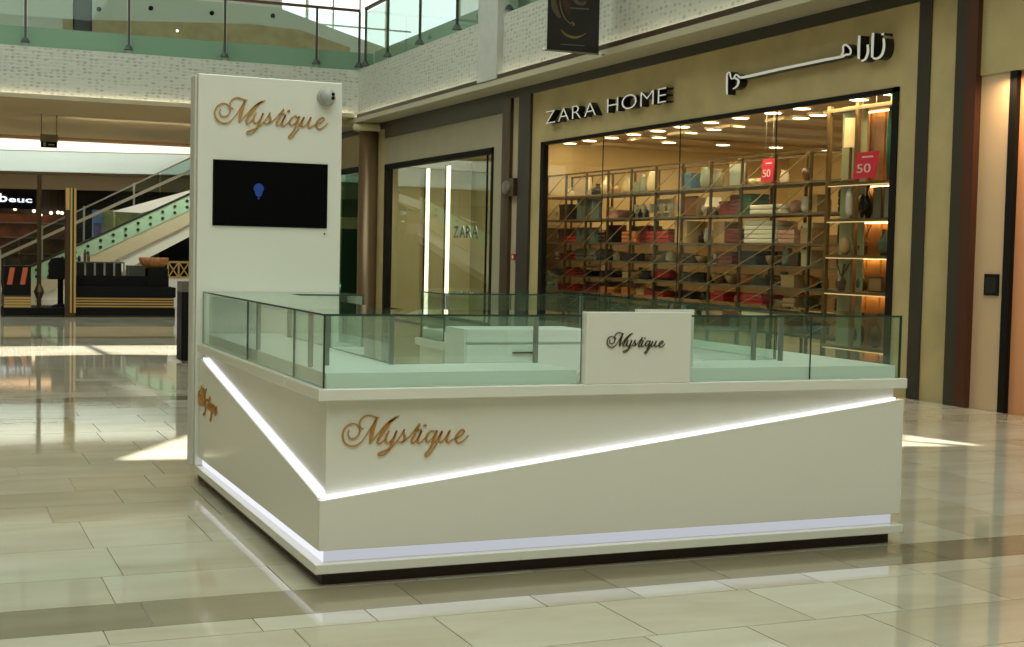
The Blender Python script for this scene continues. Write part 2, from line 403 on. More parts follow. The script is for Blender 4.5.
# ---- upper level behind the balustrade
struct(B('wall_upper_shop', (15, 14, 5.95), (15.3, 40, 11), mat('upper_shop', (.5, .42, .27), .5)))
for i, y in enumerate((30.2, 33.5, 37.)):
    struct(B('window_%d' % (i+3), (14.93, y, 6.3), (15, y+2.6, 9.2), glow('lit_shop_window', (.93, 1, .9), .8)))
def on_y(Y, *pix): return [un(x, y, Y=Y) for x, y in pix]
q = on_y(44, (282, 9), (345, 33), (384, 47), (384, 62))
struct(MB().prism([(-9, 44, 5.95), (q[3].x, 44, 5.95), tuple(q[2]), tuple(q[1]), tuple(q[0]), (q[0].x, 44, ROOF), (-9, 44, ROOF)], (0, .3, 0)).build('wall_upper_bridge', mat('upper_white', (.86, .88, .82), .5)))  # unseen top raised to the roof to block the rear skylight's floor reflection
q = on_y(43.9, (63, 19), (250, 24), (300, 30), (350, 47.5), (350, 52), (63, 40))
struct(MB().prism([tuple(v) for v in q], (0, .1, 0)).build('trim_16', mat('travertine', (.62, .48, .28), .5, vary=.12, scale=3)))

# ================================================================== KIOSK
KX0, KX1, KY0, KY1 = 1.70, 5.10, 6.29, 9.97
HS, HG = .94, 1.29
k = thing('display_counter', (3.4, 8.1, 0), 'large white jewellery display counter with glass cases and lit diagonal lines', 'display counter')
MB().box((KX0+.05, KY0+.07, 0), (2.74, 9.57, .066)).box((2.74, KY0+.07, 0), (KX1-.05, KY1-.05, .066)).build('plinth', mat('plinth_brown', (.028, .012, .009), .4), k)
bevel(MB().box((KX0, KY0, .066), (2.75, 9.605, .113)).box((2.75, KY0, .066), (KX1, KY1, .113)).build('base_ledge', KW, k), .004)
# body blocks (U with a gap at the back)
T = .56
BX0, BX1, BY0, BY1 = KX0+.058, KX1-.058, KY0+.058, KY1-.06
for nm, a, b in (('front_body', (BX0, BY0, .113), (BX1, BY0+T, .885)), ('left_body', (BX0, BY0+T, .113), (BX0+T, 9.4, .885)),
                 ('right_body', (BX1-T, BY0+T, .113), (BX1, BY1, .885)), ('back_body', (3.46, 9.40, .113), (BX1-T, BY1, .885)),
                 ('back_body', (2.70-.42, 9.0, .113), (2.72, 9.38, .885))):
    B(nm, a, b, KW, k)
# recess LED diffusers
B('recess_light', (BX0-.006, BY0-.012, .116), (BX1, BY0-.002, .172), LEDF, k)
B('recess_light', (BX0-.012, BY0-.006, .116), (BX0-.002, 9.40, .172), LEDL, k)
B('recess_light', (BX1+.002, BY0, .116), (BX1+.010, BY1, .172), LEDF, k)
# proud lower panels with slanting tops
f = MB().prism([(KX0+.02, KY0+.012, .174), (KX1-.02, KY0+.012, .174), (KX1-.02, KY0+.012, .822), (KX0+.02, KY0+.012, .412)], (0, .042, 0)).build('lower_panel', KW, k); bevel(f, .003)
f = MB().prism([(KX0+.02, KY0+.056, .174), (KX0+.02, 9.40, .174), (KX0+.02, 9.40, .842), (KX0+.02, KY0+.056, .421), (KX0+.02, KY0+.012, .412)][:4], (.036, 0, 0)).build('lower_panel', KW, k)
f = MB().prism([(KX1-.02, KY0+.056, .174), (KX1-.02, KY1-.05, .174), (KX1-.02, KY1-.05, .40), (KX1-.02, KY0+.056, .820)], (-.036, 0, 0)).build('lower_panel', KW, k)
# LED along the slanting tops
def slant_led(a, b, off):
    return MB().prism([Vector(a), Vector(b), Vector(b)+Vector((0, 0, .008)), Vector(a)+Vector((0, 0, .008))], off).build('led_line', LEDC, k)
slant_led((BX0-.02, BY0-.02, .417), (BX1, BY0-.02, .820), (0, .014, 0))
slant_led((BX0-.02, BY0-.02, .422), (BX0-.02, 9.36, .837), (.014, 0, 0))
# continuous slab
sl = MB()
for a, b in (((KX0+.002, KY0-.008, .885), (KX1-.016, KY0+.66, HS)), ((KX0+.002, KY0+.66, .885), (KX0+.64, 9.39, HS)),
             ((KX1-.64, KY0+.66, .885), (KX1-.016, KY1, HS)), ((3.44, 9.38, .885), (KX1-.64, KY1, HS)), ((KX0+.64, 8.98, .885), (2.74, 9.39, HS))):
    sl.box(a, b)
bevel(sl.build('countertop', KW, k), .004)
# raised white decks inside the cases
GX0, GX1, GY0, GY1 = 1.735, 5.07, 6.33, 9.93
D = .50
dk = mat('deck_white', (.82, .86, .80), .3)
for a, b in (((GX0+.02, GY0+.02, HS), (3.06, GY0+D-.02, 1.008)), ((3.70, GY0+.02, HS), (GX1-.02, GY0+D-.02, 1.008)), ((GX0+.02, GY0+D-.02, HS), (GX0+D, 9.36, 1.008)),
             ((GX1-D, GY0+D-.02, HS), (GX1-.02, GY1-.02, 1.008)), ((3.48, GY1-D, HS), (GX1-D, GY1-.02, 1.008))):
    B('display_deck', a, b, dk, k)
# glass panes
def pane(a, b):
    a, b = Vector(a), Vector(b); d = [abs(b[i]-a[i]) for i in range(3)]; ax = d.index(min(d))
    sides = {0: [1, 1, 1, 0, 1, 0], 1: [1, 1, 0, 1, 0, 1], 2: [0, 0, 1, 1, 1, 1]}[ax]
    return MB().box(a, b, sides=sides).build('glass_pane', [KGLASS, KEDGE], k)
t = .010; e = .003
for x0, x1 in ((GX0, 3.075), (3.69, 4.462), (4.466, GX1)): pane((x0, GY0, HS+.001), (x1, GY0+t, HG-t))
for y0, y1 in ((GY0+t, 6.905), (6.91, 8.0), (8.005, 9.385)): pane((GX0, y0, HS+.001), (GX0+t, y1, HG-t))
for y0, y1 in ((GY0+t, 7.5), (7.505, 8.7), (8.705, GY1)): pane((GX1-t, y0, HS+.001), (GX1, y1, HG-t))
for x0, x1 in ((3.47, 4.2), (4.205, GX1-t)): pane((x0, GY1-t, HS+.001), (x1, GY1, HG-t))
pane((3.47, GY1-D, HS+.001), (3.48, GY1-t, HG-t)); pane((2.73, 9.0, HS+.001), (2.74, 9.37, HG-t)); pane((GX0+D, 9.0, HS+.001), (2.73, 9.01, HG-t))
# tops
pane((GX0, GY0, HG-t), (3.075, GY0+D, HG)); pane((3.69, GY0, HG-t), (GX1, GY0+D, HG))
pane((GX0, GY0+D+e, HG-t), (GX0+D, 9.385, HG)); pane((GX1-D, GY0+D+e, HG-t), (GX1, GY1-D-e, HG)); pane((3.47, GY1-D, HG-t), (GX1, GY1, HG)); pane((GX0+D+e, 9.0, HG-t), (2.74, 9.385, HG))
# inner sliding doors
for x0, x1 in ((GX0+D, 3.05), (3.72, GX1-D)): pane((x0, GY0+D-t, 1.01), (x1, GY0+D, HG-t-.002))
for y0, y1 in ((GY0+D+.02, 8.0), (8.01, 8.98)): pane((GX0+D-t, y0, 1.01), (GX0+D, y1, HG-t-.002))
for y0, y1 in ((GY0+D+.02, 8.1), (8.11, GY1-D)): pane((GX1-D, y0, 1.01), (GX1-D+t, y1, HG-t-.002))
pane((3.5, GY1-D, 1.01), (GX1-D-.02, GY1-D+t, HG-t-.002))
# slim posts
for x, y in ((1.775, 6.72), (1.775, 7.88), (1.88, 6.80), (2.22, 6.80), (3.03, 6.80), (3.75, 6.80), (4.40, 6.80), (4.55, 6.75), (4.585, 8.1), (4.585, GY1-D+.03), (2.22, 8.96), (3.5, 9.44), (5.03, 8.7)):
    B('case_post', (x-.011, y-.011, 1.008), (x+.011, y+.011, HG-t-.002), STEEL, k)
# name panel in the middle of the front
npn = bevel(B('name_panel', (3.08, KY0-.005, HS+.001), (3.685, GY0+.012, 1.306), KW, k), .003)
B('card_shelf', (3.45, GY0+.10, HS+.001), (3.785, GY0+.14, 1.314), KW, k)
CX, CY = 500, 260
LW = 858.0
def place_front(Y, x0, x1, zc):
    s = (x1-x0)/LW; return lambda x, y: Vector((x0+(x-76)*s, Y, zc-(y-210)*s*.98))
logo(npn, place_front(KY0-.006, 3.195, 3.53, 1.148), (0, -1, 0), DGOLD, DGOLD, .006)
logo(k, place_front(BY0-.001, 1.838, 2.478, .700), (0, -1, 0), GOLD, GOLD, .008)
def place_left(x, y):
    s = .63/LW; return Vector((KX0+.019, 9.39-(x-76)*s, .565-(y-210)*s*.98))
logo(k, place_left, (-1, 0, 0), GOLD, GOLD, .008)

# drawer cabinet in the staff space
cb = thing('drawer_cabinet', (3.8, 8.9, 0), 'low white drawer cabinet standing inside the display counter', 'cabinet')
B('body', (3.44, 8.92, 0), (4.36, 9.30, 1.06), mat('cabinet_white', (.78, .82, .76), .4), cb)
for z0, z1 in ((.972, 1.055), (.70, .952), (.40, .69)):
    d = B('drawer', (3.45, 8.90, z0), (4.35, 8.92, z1), MATS['cabinet_white'], cb)
    if z1 < 1: B('handle', (3.79, 8.885, z1-.06), (3.95, 8.90, z1-.048), DARKM, d)

# sign tower
TX0, TX1, TY0, TY1, TZ = 1.684, 2.685, 9.405, 9.60, 2.738
tw = thing('sign_tower', ((TX0+TX1)/2, 9.5, 0), 'tall white slab tower with gold script lettering behind the glass cases', 'sign')
bevel(B('tower_body', (TX0+.012, TY0, .114), (TX1, TY1-.03, TZ), KW, tw), .006)
bevel(B('side_trim', (TX0-.005, TY0+.035, .114), (TX0+.0118, TY1, TZ-.01), mat('trim_grey', (.60, .60, .54), .4), tw), .004)
logo(tw, place_front(TY0-.001, 1.805, 2.583, 2.466), (0, -1, 0), mat('mirror_gold', (.95, .60, .24), .16, .9), GOLD, .010)
tv = thing('wall_screen', (2.19, TY0, 1.74), 'flat black video screen showing a small blue balloon', 'screen')
B('panel', (1.803, TY0-.014, 1.738), (2.58, TY0-.001, 2.168), mat('screen_black', (.002, .002, .003), .35, spec=.08), tv)
B('bezel', (1.797, TY0-.008, 1.732), (2.586, TY0-.0005, 2.174), BLACKF, tv)
bl = MB(); cx, cz = 2.105, 1.985
pts = [(cx+.036*math.sin(a)*(1 if math.cos(a) > -.2 else .8), TY0-.0155, cz+.040*math.cos(a) - (.012 if math.cos(a) < -.7 else 0)) for a in [i*math.pi/8 for i in range(16)]]
bl.prism(pts, (0, .001, 0)); bl.box((cx-.006, TY0-.0155, cz-.068), (cx+.006, TY0-.0145, cz-.056))
bl.build('balloon_picture', glow('screen_blue', (.05, .11, .40), .42), tv)
B('sensor', (2.565, TY0-.006, 1.690), (2.575, TY0-.001, 1.70), BLACK, tw)
dc = thing('dome_camera', (2.566, TY0-.03, 2.636), 'round grey security camera on the top corner of the white tower', 'camera')
def dome(prof, name, m, c):
    mb = MB().lathe(prof, n=20); mb.v = [(c[0]+x, c[1]-z, c[2]+y) for x, y, z in mb.v]; return mb.build(name, m, dc, smooth=True)
dome([(.062, 0), (.062, .03), (.055, .04)], 'base', mat('camera_grey', (.42, .44, .41), .35), (2.566, TY0-.001, 2.636))
dome([(.052, .04), (.050, .06), (.040, .082), (.022, .094), (.003, .098)], 'ball', MATS['camera_grey'], (2.566, TY0-.001, 2.636))
for dz in (.012, -.014): dome([(.012, .06), (.012, .096), (.004, .1)], 'lens', BLACK, (2.592, TY0, 2.636+dz))

# ================================================================== SHOP WITH THE WIDE WINDOW
ORD = ['first', 'second', 'third', 'fourth', 'fifth', 'sixth', 'seventh', 'eighth', 'ninth', 'tenth', 'eleventh', 'twelfth', 'thirteenth']
def yat(x, X, y=200): return un(x, y, X=X).y
ZC = 3.84
tanw = mat('shop_tan_wall', (.62, .47, .24), .6)
struct(B('wall_shop_side', (XW+TH, 26.0, -.1), (17.8, 26.15, 4.2), tanw))
struct(B('wall_shop_back', (17.6, 13.1, -.1), (17.8, 26, 4.2), tanw))
struct(B('wall_shop_near', (XW+TH, 12.9, -.1), (17.8, 13.1, 4.2), mat('shop_wood_wall', (.42, .22, .09), .5)))
struct(B('ceiling_3', (XW+TH, 13.1, ZC), (17.8, 26, ZC+.15), mat('shop_ceiling', (.46, .30, .17), .6)))
for i, y in enumerate((25.2, 23.6, 22.0, 20.4, 18.8, 17.2, 15.6)):
    struct(B('trim_%d' % (20+i), (12.6, y, ZC-.05), (17.6, y+.55, ZC), mat('ceiling_beam', (.62, .50, .30), .6)))
# window 1
w1 = struct(B('window_1', (XW+.05, HOME[0], .08), (XW+.08, HOME[0]+.10, HW), BLACKF))
B('frame', (XW-.02, HOME[0], .08), (XW+.05, HOME[0]+.11, HW), BLACKF, w1); B('frame', (XW-.02, HOME[1]-.16, .08), (XW+.07, HOME[1], HW), BLACKF, w1)
B('frame', (XW-.02, HOME[0], HW-.055), (XW+.07, HOME[1], HW), BLACKF, w1); B('frame', (XW-.02, HOME[0], .08), (XW+.07, HOME[1], .16), BLACKF, w1)
js = [HOME[0]+.11] + [yat(x, XW+.07, 150) for x in (778, 682, 605)] + [HOME[1]-.16]
for a, b in zip(js, js[1:]):
    B('pane', (XW+.03, a+.006, .16), (XW+.042, b-.006, HW-.055), WGLASS, w1)
for y in js[1:-1]: B('joint', (XW+.028, y-.006, .16), (XW+.044, y+.006, HW-.055), DARKM, w1)
# ceiling lamps
n_l = 0
for row, pts in (('front', ((570, 141), (590, 138.5), (612, 135.5), (634, 132), (658, 128.5), (682, 124.5), (711, 120), (741, 115.5), (773, 110.5), (802, 106), (859, 97), (893, 91.5))),
                 ('middle', ((638, 139), (659, 137), (690, 132.5), (714, 129), (737, 126), (775, 121), (801, 117.5), (818, 114.5))), ('back', ((669, 142), (723, 144.5), (776, 147), (824, 149.5)))):
    for i, (x, y) in enumerate(pts):
        P = un(x, y+(2 if row == 'front' else 0), Z=ZC-.02)
        if row == 'back': P = un(x, y, Z=ZC-.07)
        d = thing('ceiling_downlight', P, '%s downlight from the left in the %s row of the wide shop window ceiling' % (ORD[i], row), 'light', 'downlights of the wide shop')
        zt = P.z
        MB().lathe([(.16, -.012), (.17, 0), (.17, .02)], P, 14).build('ring', mat('lamp_ring', (.6, .45, .25), .4), d)
        MB().lathe([(.01, -.016), (.13, -.016), (.13, -.010)], P, 12).build('lens', WARM, d)
for y in (14.8, 17.8, 20.8, 23.8):
    lamp('shop_lamp', 'AREA', (11.25, y, ZC-.06), 85, (1, .75, .41), (0, math.radians(-38), 0), .5, 2.6)
    lamp('shop_lamp', 'AREA', (14.6, y, ZC-.16), 50, (1, .75, .41), (0, 0, 0), 2.0, 2.0)

struct(B('trim_30', (XW+TH, 25.9, 0), (17.6, 26.0, 2.1), mat('added_dark_band', (.20, .13, .06), .5))); struct(B('trim_31', (17.5, 13.1, 0), (17.6, 25.9, 2.1), MATS['added_dark_band']))  # invented dark bands, added to darken the lower shop walls
# ---- scaffold rack along the window
RX0, RX1 = 11.6, 12.15
RB = [25.63 - .905*i for i in range(12)]
RZ = [3.14, 2.70, 2.25, 1.81, 1.48, 1.17, .86, .50, .10]
bronze = mat('rack_bronze', (.10, .07, .035), .35, .6)
rk = thing('scaffold_rack', (RX0+.25, 20.6, 0), 'long bronze scaffold shelving rack with diagonal braces behind the wide shop window', 'shelving')
brass = mat('rack_brace', (.42, .29, .13), .35, .4)
for y in RB:
    for x in (RX0, RX1):
        MB().box((x-.018, y-.018, 0), (x+.018, y+.018, RZ[0])).build('post', bronze, rk)
for z in RZ:
    if z == RZ[0]:
        for x in (RX0, RX1): MB().box((x-.016, RB[-1], z-.03), (x+.016, RB[0], z)).build('top_rail', bronze, rk)
    else: MB().box((RX0-.02, RB[-1], z-.035), (RX1+.02, RB[0], z)).build('shelf', mat('rack_shelf', (.13, .10, .06), .5), rk)
for j in range(7):
    for i in range(11):
        MB().bar((RX0-.03, RB[i]-.02, RZ[j+1]), (RX0-.03, RB[i+1]+.02, RZ[j]-.03), .012, .012).build('brace', brass, rk)

C = {'red': (.42, .025, .015), 'dark red': (.17, .012, .010), 'orange': (.62, .19, .05), 'tan': (.52, .32, .14), 'cream': (.70, .58, .36), 'white': (.75, .70, .58), 'black': (.012, .011, .010),
     'teal': (.09, .14, .125), 'grey': (.17, .18, .14), 'blue': (.05, .15, .28), 'green': (.02, .12, .08), 'navy': (.02, .022, .03), 'olive': (.10, .11, .03), 'pink': (.55, .30, .24), 'brown': (.12, .06, .03), 'pale teal': (.30, .36, .30), 'amber': (.55, .25, .06), 'sage': (.26, .26, .17)}
def cm(c, rough=.6): return mat('goods_'+c.replace(' ', '_')+('_gloss' if rough < .3 else ''), C[c], rough)
CRY = mat('crystal', (.92, .88, .78), .3, spec=.9)
seen = {}
def goods(kind, c, x0, x1, row, h, X=RX0+.22):
    za = RZ[row+1]; h = min(h, RZ[row]-za-.06)
    ya, yb = max(yat(x1, X), RB[-1]+.03), min(yat(x0, X), RB[0]-.03); w = yb-ya; yc = (ya+yb)/2
    bay = max(0, min(10, int((RB[0]-yc)/.905)))
    where = 'on the rack, %s shelf, %s bay from left' % (ORD[row], ORD[bay])
    dp = min(.20, w/2)
    word = {'towels': 'pile of folded cloths', 'box': 'lidded box', 'vase': 'tall vase', 'bowl': 'wide bowl', 'cushion': 'plump cushion', 'frame': 'standing picture frame', 'basket': 'woven basket', 'glasses': 'small clear drinking glass', 'throw': 'hanging folded throw', 'lamp': 'table lamp', 'bottle': 'slim bottle', 'plates': 'stack of plates', 'lantern': 'small lantern'}[kind]
    lab = '%s %s %s' % (c, word, where) if kind != 'glasses' else '%s %s' % (word, where)
    key = lab; seen[key] = seen.get(key, 0)+1
    grp = 'goods on the scaffold rack'
    if seen[key] > 1: lab = lab.replace(word, '%s %s' % (ORD[seen[key]-1], word))
    nm = {'towels': 'folded_cloths', 'box': 'storage_box', 'vase': 'vase', 'bowl': 'bowl', 'cushion': 'cushion', 'frame': 'picture_frame', 'basket': 'basket', 'glasses': 'drinking_glass', 'throw': 'throw_blanket', 'lamp': 'table_lamp', 'bottle': 'bottle', 'plates': 'plate_stack', 'lantern': 'lantern'}[kind]
    cat = {'towels': 'linen', 'box': 'box', 'frame': 'picture frame', 'glasses': 'glass', 'throw': 'blanket', 'lamp': 'lamp', 'plates': 'plates'}.get(kind, kind)
    base = (X, yc, za+.001)
    if kind == 'glasses':
        n = max(1, int(w/.13)); pro = None
        for i in range(n):
            p = (X + (.06 if i % 2 else -.04), ya+(i+.5)*w/n, za+.001)
            if pro is None:
                pro = MB().lathe([(.035, 0), (.035, .006), (.006, .012), (.006, .07*h/.2), (.032, .09*h/.2), (.042, h*.7), (.036, h)], (0, 0, 0), 10).build(nm, CRY, None, smooth=True); o = pro
            else: o = pro.copy(); COL.objects.link(o)
            o.location = p
            tag(o, lab, cat, 'glasses, %s shelf, %s bay' % (ORD[row], ORD[bay]))
        return
    if kind in ('vase', 'bottle', 'bowl', 'cushion'):
        prof = {'vase': [(.30, 0), (.46, .15), (.5, .4), (.42, .7), (.34, .92), (.40, 1)], 'bottle': [(.40, 0), (.42, .5), (.36, .62), (.14, .75), (.13, .96), (.18, 1)],
                'bowl': [(.2, 0), (.24, .06), (.40, .4), (.5, 1), (.46, 1), (.34, .4), (.1, .14)], 'cushion': [(.22, 0), (.42, .12), (.50, .42), (.46, .75), (.30, .95), (.1, 1)]}[kind]
        mb = MB().lathe([(r, z*h) for r, z in prof], (0, 0, 0), 12)
        w *= .72 if row == 0 and kind == 'vase' else 1; wx = min(w, .38); mb.v = [(x*wx, y*w, z) for x, y, z in mb.v]
        o = mb.build(nm, cm(c, .2 if kind in ('vase', 'bottle', 'bowl') else .7), None, smooth=True); o.location = base; tag(o, lab, cat, grp); return
    t = thing(nm, base, lab, cat, grp)
    def b(name, a, q, m): return MB().box((X+a[0], yc+a[1], za+.001+a[2]), (X+q[0], yc+q[1], za+.001+q[2])).build(name, m, t)
    if kind == 'towels':
        n = max(2, int(h/.06)); 
        for i in range(n): j = random.uniform(-.012, .012); bevel(b('cloth', (-dp, -w/2+j, i*h/n), (dp, w/2+j, (i+.93)*h/n), cm(c, .8)), .012)
    elif kind == 'throw':
        n = 8; pts = []
        for i in range(n+1): pts.append((X-.18+.03*math.sin(i*2.1), ya+w*i/n, za+.001))
        pts += [(p[0]+.05, p[1], p[2]) for p in reversed(pts)]
        MB().prism(pts, (0, 0, h)).build('cloth', cm(c, .85), t)
        b('rod', (-.20, -w/2, h-.01), (-.10, w/2, h+.02), bronze)
    elif kind == 'box': b('body', (-dp, -w/2, 0), (dp, w/2, h*.8), cm(c)); b('lid', (-dp-.008, -w/2-.008, h*.8), (dp+.008, w/2+.008, h), cm(c))
    elif kind == 'frame': b('frame', (-.015, -w/2, 0), (.015, w/2, h), cm('brown')); b('picture', (-.02, -w/2+.025, .025), (-.014, w/2-.025, h-.025), cm(c)); b('stand', (.015, -.02, 0), (.10, .02, h*.5), cm('brown'))
    elif kind == 'basket': 
        b('basket_body', (-dp, -w/2, 0), (dp, w/2, h*.75), mat('wicker', C['tan'], .8, vary=.35, scale=60)); b('lining', (-dp+.02, -w/2+.02, h*.75), (dp-.02, w/2-.02, h), cm(c))
    elif kind == 'plates':
        for i in range(4): MB().lathe([(.6*min(.19, w/2), 0), (min(.19, w/2), h*.2), (min(.19, w/2), h*.23)], (X, yc, za+.001+i*h*.25), 12).build('plate', cm(c, .2), t)
    elif kind == 'lamp':
        MB().lathe([(.25*w, 0), (.3*w, h*.25), (.08*w, h*.45), (.05*w, h*.55)], base, 12).build('lamp_base', cm('grey'), t); MB().lathe([(.5*w, h*.5), (.36*w, h), (.34*w, h)], base, 12).build('lamp_shade', mat('lit_shade', (.8, .65, .4), .7, emit=(1, .75, .4), es=.5), t)
    elif kind == 'lantern':
        b('base', (-w/2, -w/2, 0), (w/2, w/2, .03), bronze); b('roof', (-w/2, -w/2, h-.06), (w/2, w/2, h-.03), bronze)
        for sx in (-1, 1):
            for sy in (-1, 1): b('upright', (sx*w/2-.008, sy*w/2-.008, .03), (sx*w/2+.008, sy*w/2+.008, h-.06), bronze)
        b('candle', (-.03, -.03, .03), (.03, .03, h*.5), cm('cream'))
L = [
 # top shelf
 ('bottle','cream',567,572,0,.2),('vase','cream',586,591,0,.36),('bottle','black',594,601,0,.22),('bottle','cream',603,609,0,.36),('bottle','tan',615,619,0,.2),('vase','cream',624,631,0,.3),('vase','pale teal',634,640,0,.2),('vase','cream',648,656,0,.36),('vase','pale teal',641,646,0,.32),('box','blue',689,699,0,.26),('vase','pale teal',701,711,0,.34),('vase','sage',713,722,0,.3),('frame','pale teal',729,746,0,.40),('bowl','cream',750,757,0,.1),('bowl','cream',758,764,0,.1),('vase','white',780,788,0,.2),('bowl','brown',803,809,0,.2),
 # second
 ('glasses','white',550,562,1,.18),('box','black',569,578,1,.3),('cushion','black',579,585,1,.28),('throw','teal',587,608,1,.38),('glasses','white',611,631,1,.22),('box','pink',614,622,1,.16),('glasses','white',633,655,1,.24),('glasses','white',658,682,1,.24),('frame','orange',685,698,1,.34),('box','tan',699,707,1,.30),('lamp','white',709,719,1,.30),('glasses','white',700,711,1,.18),('box','dark red',727,736,1,.22),('towels','dark red',737,747,1,.32),('towels','green',748,779,1,.32),('towels','white',761,792,1,.14),('cushion','pink',793,801,1,.20),('vase','white',804,812,1,.24),('box','tan',815,823,1,.26),
 # third
 ('glasses','white',551,564,2,.16),('towels','red',573,599,2,.12),('box','brown',566,573,2,.26),('throw','teal',587,606,2,.26),('box','black',613,620,2,.22),('glasses','white',612,630,2,.16),('towels','orange',632,646,2,.20),('towels','dark red',648,656,2,.30),('towels','red',657,679,2,.20),('box','tan',686,698,2,.36),('bottle','black',701,705,2,.2),('vase','white',707,712,2,.24),('bowl','orange',714,722,2,.12),('box','tan',723,734,2,.34),('towels','dark red',737,752,2,.22),('towels','white',756,788,2,.34),('towels','pink',790,806,2,.2),('basket','cream',810,822,2,.3),
 # fourth
 ('glasses','white',552,563,3,.14),('towels','dark red',570,585,3,.12),('towels','grey',586,606,3,.22),('bottle','white',616,620,3,.2),('box','black',611,631,3,.10),('box','navy',634,648,3,.14),('plates','tan',650,658,3,.12),('plates','cream',660,668,3,.12),('vase','cream',670,676,3,.2),('plates','grey',686,697,3,.14),('bowl','tan',700,707,3,.12),('glasses','white',712,722,3,.16),('towels','dark red',729,744,3,.2),('towels','navy',753,768,3,.22),('bowl','tan',770,778,3,.14),('vase','pale teal',786,793,3,.26),('box','brown',797,806,3,.2),('box','cream',810,820,3,.24),
 # fifth
 ('towels','grey',552,564,4,.12),('towels','red',575,586,4,.12),('plates','black',589,602,4,.1),('box','black',613,623,4,.12),('towels','tan',633,643,4,.12),('plates','grey',645,655,4,.16),('cushion','red',656,677,4,.19),('plates','sage',684,694,4,.12),('box','black',696,712,4,.16),('bowl','amber',716,724,4,.16),('bowl','tan',730,738,4,.14),('bowl','orange',744,754,4,.16),('plates','sage',758,770,4,.12),('vase','green',784,790,4,.22),('box','tan',793,806,4,.18),('bowl','amber',810,819,4,.16),
 # sixth
 ('towels','grey',552,566,5,.14),('towels','red',569,586,5,.14),('box','dark red',594,606,5,.14),('towels','orange',610,626,5,.14),('box','orange',633,643,5,.14),('box','tan',646,654,5,.14),('towels','red',656,676,5,.12),('box','black',691,703,5,.14),('plates','grey',708,718,5,.12),('towels','red',721,737,5,.18),('cushion','orange',740,748,5,.16),('towels','red',750,776,5,.18),('plates','cream',780,790,5,.12),('towels','tan',794,806,5,.16),('bowl','olive',809,820,5,.16),
 # seventh
 ('towels','sage',553,570,6,.2),('plates','grey',574,586,6,.14),('box','grey',590,608,6,.2),('towels','teal',612,632,6,.2),('box','grey',640,655,6,.2),('towels','navy',662,680,6,.2),('box','sage',690,706,6,.2),('box','dark red',718,736,6,.2),('towels','grey',744,764,6,.2),('basket','tan',780,796,6,.24)]
for row in range(7):
    its = sorted([it for it in L if it[4] == row], key=lambda it: it[2])
    for a, q in zip(its, its[1:]+[None]):
        a = list(a)
        if q is not None: a[3] = max(a[2]+3, min(a[3], q[2]-.6))
        goods(*a)

def rear(row, bay, kind, c, wf, hf):
    za = RZ[row+1]+.001; h = (RZ[row]-RZ[row+1]-.05)*hf; y1 = RB[bay]-.05; y0 = y1-.80*wf; X0_, X1_ = RX0+.435, RX1-.02
    word, nm, cat = {'pile': ('linen pile', 'linen_pile', 'linen'), 'crate': ('open crate', 'crate', 'crate'), 'jars': ('boxes', 'box_set', 'boxes')}[kind]
    t = thing(nm, ((X0_+X1_)/2, (y0+y1)/2, za), '%s %s at the back of the rack, %s shelf, %s bay from left' % (c, word, ORD[row], ORD[bay]), cat, 'goods at the back of the scaffold rack')
    if kind == 'pile':
        for i in range(3): B('cloth', (X0_, y0+random.uniform(0, .03), za+h*i/3), (X1_, y1-random.uniform(0, .03), za+h*(i+.9)/3), cm(c, .8), t)
    elif kind == 'crate':
        for i in range(3): B('slat', (X0_, y0, za+h*i/3+.005), (X0_+.015, y1, za+h*(i+.8)/3), cm(c), t)
        B('end_board', (X0_+.015, y0, za), (X1_, y0+.02, za+h), cm(c), t); B('end_board', (X0_+.015, y1-.02, za), (X1_, y1, za+h), cm(c), t)
    else:
        for i in range(3): B('box', (X0_, y0+(y1-y0)*i/3+.01, za), (X1_, y0+(y1-y0)*(i+1)/3-.01, za+h*random.uniform(.65, 1)), cm(c), t)
rg = random.Random(3)
for row in range(1, 7):
    for bay in range(11):
        if row == 1 and rg.random() < .55: continue
        rear(row, bay, rg.choice(('pile', 'crate', 'jars')), rg.choice(('sage', 'grey', 'brown', 'tan', 'olive', 'grey', 'amber', 'dark red', 'cream', 'navy')), rg.uniform(.7, 1), rg.uniform(.5, .9))
# ---- display unit at the right of the window
UX = 11.25
uy0, uy1 = 13.2, yat(829, UX, 150)
um_ = yat(857, UX, 150)
UZ = [un(840, y, X=UX).z for y in (106, 183, 219, 255, 291)]
UZ = [3.60, UZ[1], UZ[2], UZ[3], UZ[4], .45]
wood = mat('wood_back', (.42, .20, .065), .45, vary=.25, scale=5)
un_ = thing('lit_shelf_unit', (UX+.25, (uy0+uy1)/2, 0), 'lit wooden shelf unit with bronze frame at the right end of the wide shop window', 'shelving')
for y in (uy0, um_, uy1): B('upright', (UX-.02, y-.03, 0), (UX+.03, y+.03, 3.64), mat('unit_bronze', (.22, .13, .05), .35, .5), un_)
npl = 16
for i in range(npl):
    a = uy0+(uy1-uy0)*i/npl; bq = uy0+(uy1-uy0)*(i+1)/npl
    B('back_plank', (UX+.42+.02*(i % 2), a, 0), (UX+.47, bq-.01, 3.64), wood, un_)
B('back_panel', (UX+.19, um_+.05, 0), (UX+.205, uy1-.03, 3.64), mat('sage_reflection', (.36, .37, .23), .4), un_)  # grey-green of a reflection, put into the panel's colour
for z in UZ:
    s_ = B('shelf', (UX-.015, uy0, z-.035), (UX+.40, uy1, z), MATS['unit_bronze'], un_)
    B('shelf_light', (UX-.022, uy0+.03, z-.048), (UX-.016, uy1-.03, z-.036), WARML, s_)
    B('shelf_light', (UX+.36, uy0+.03, z-.05), (UX+.39, uy1-.1, z-.036), glow('warm_led_strong', (1, .60, .22), 12), s_)
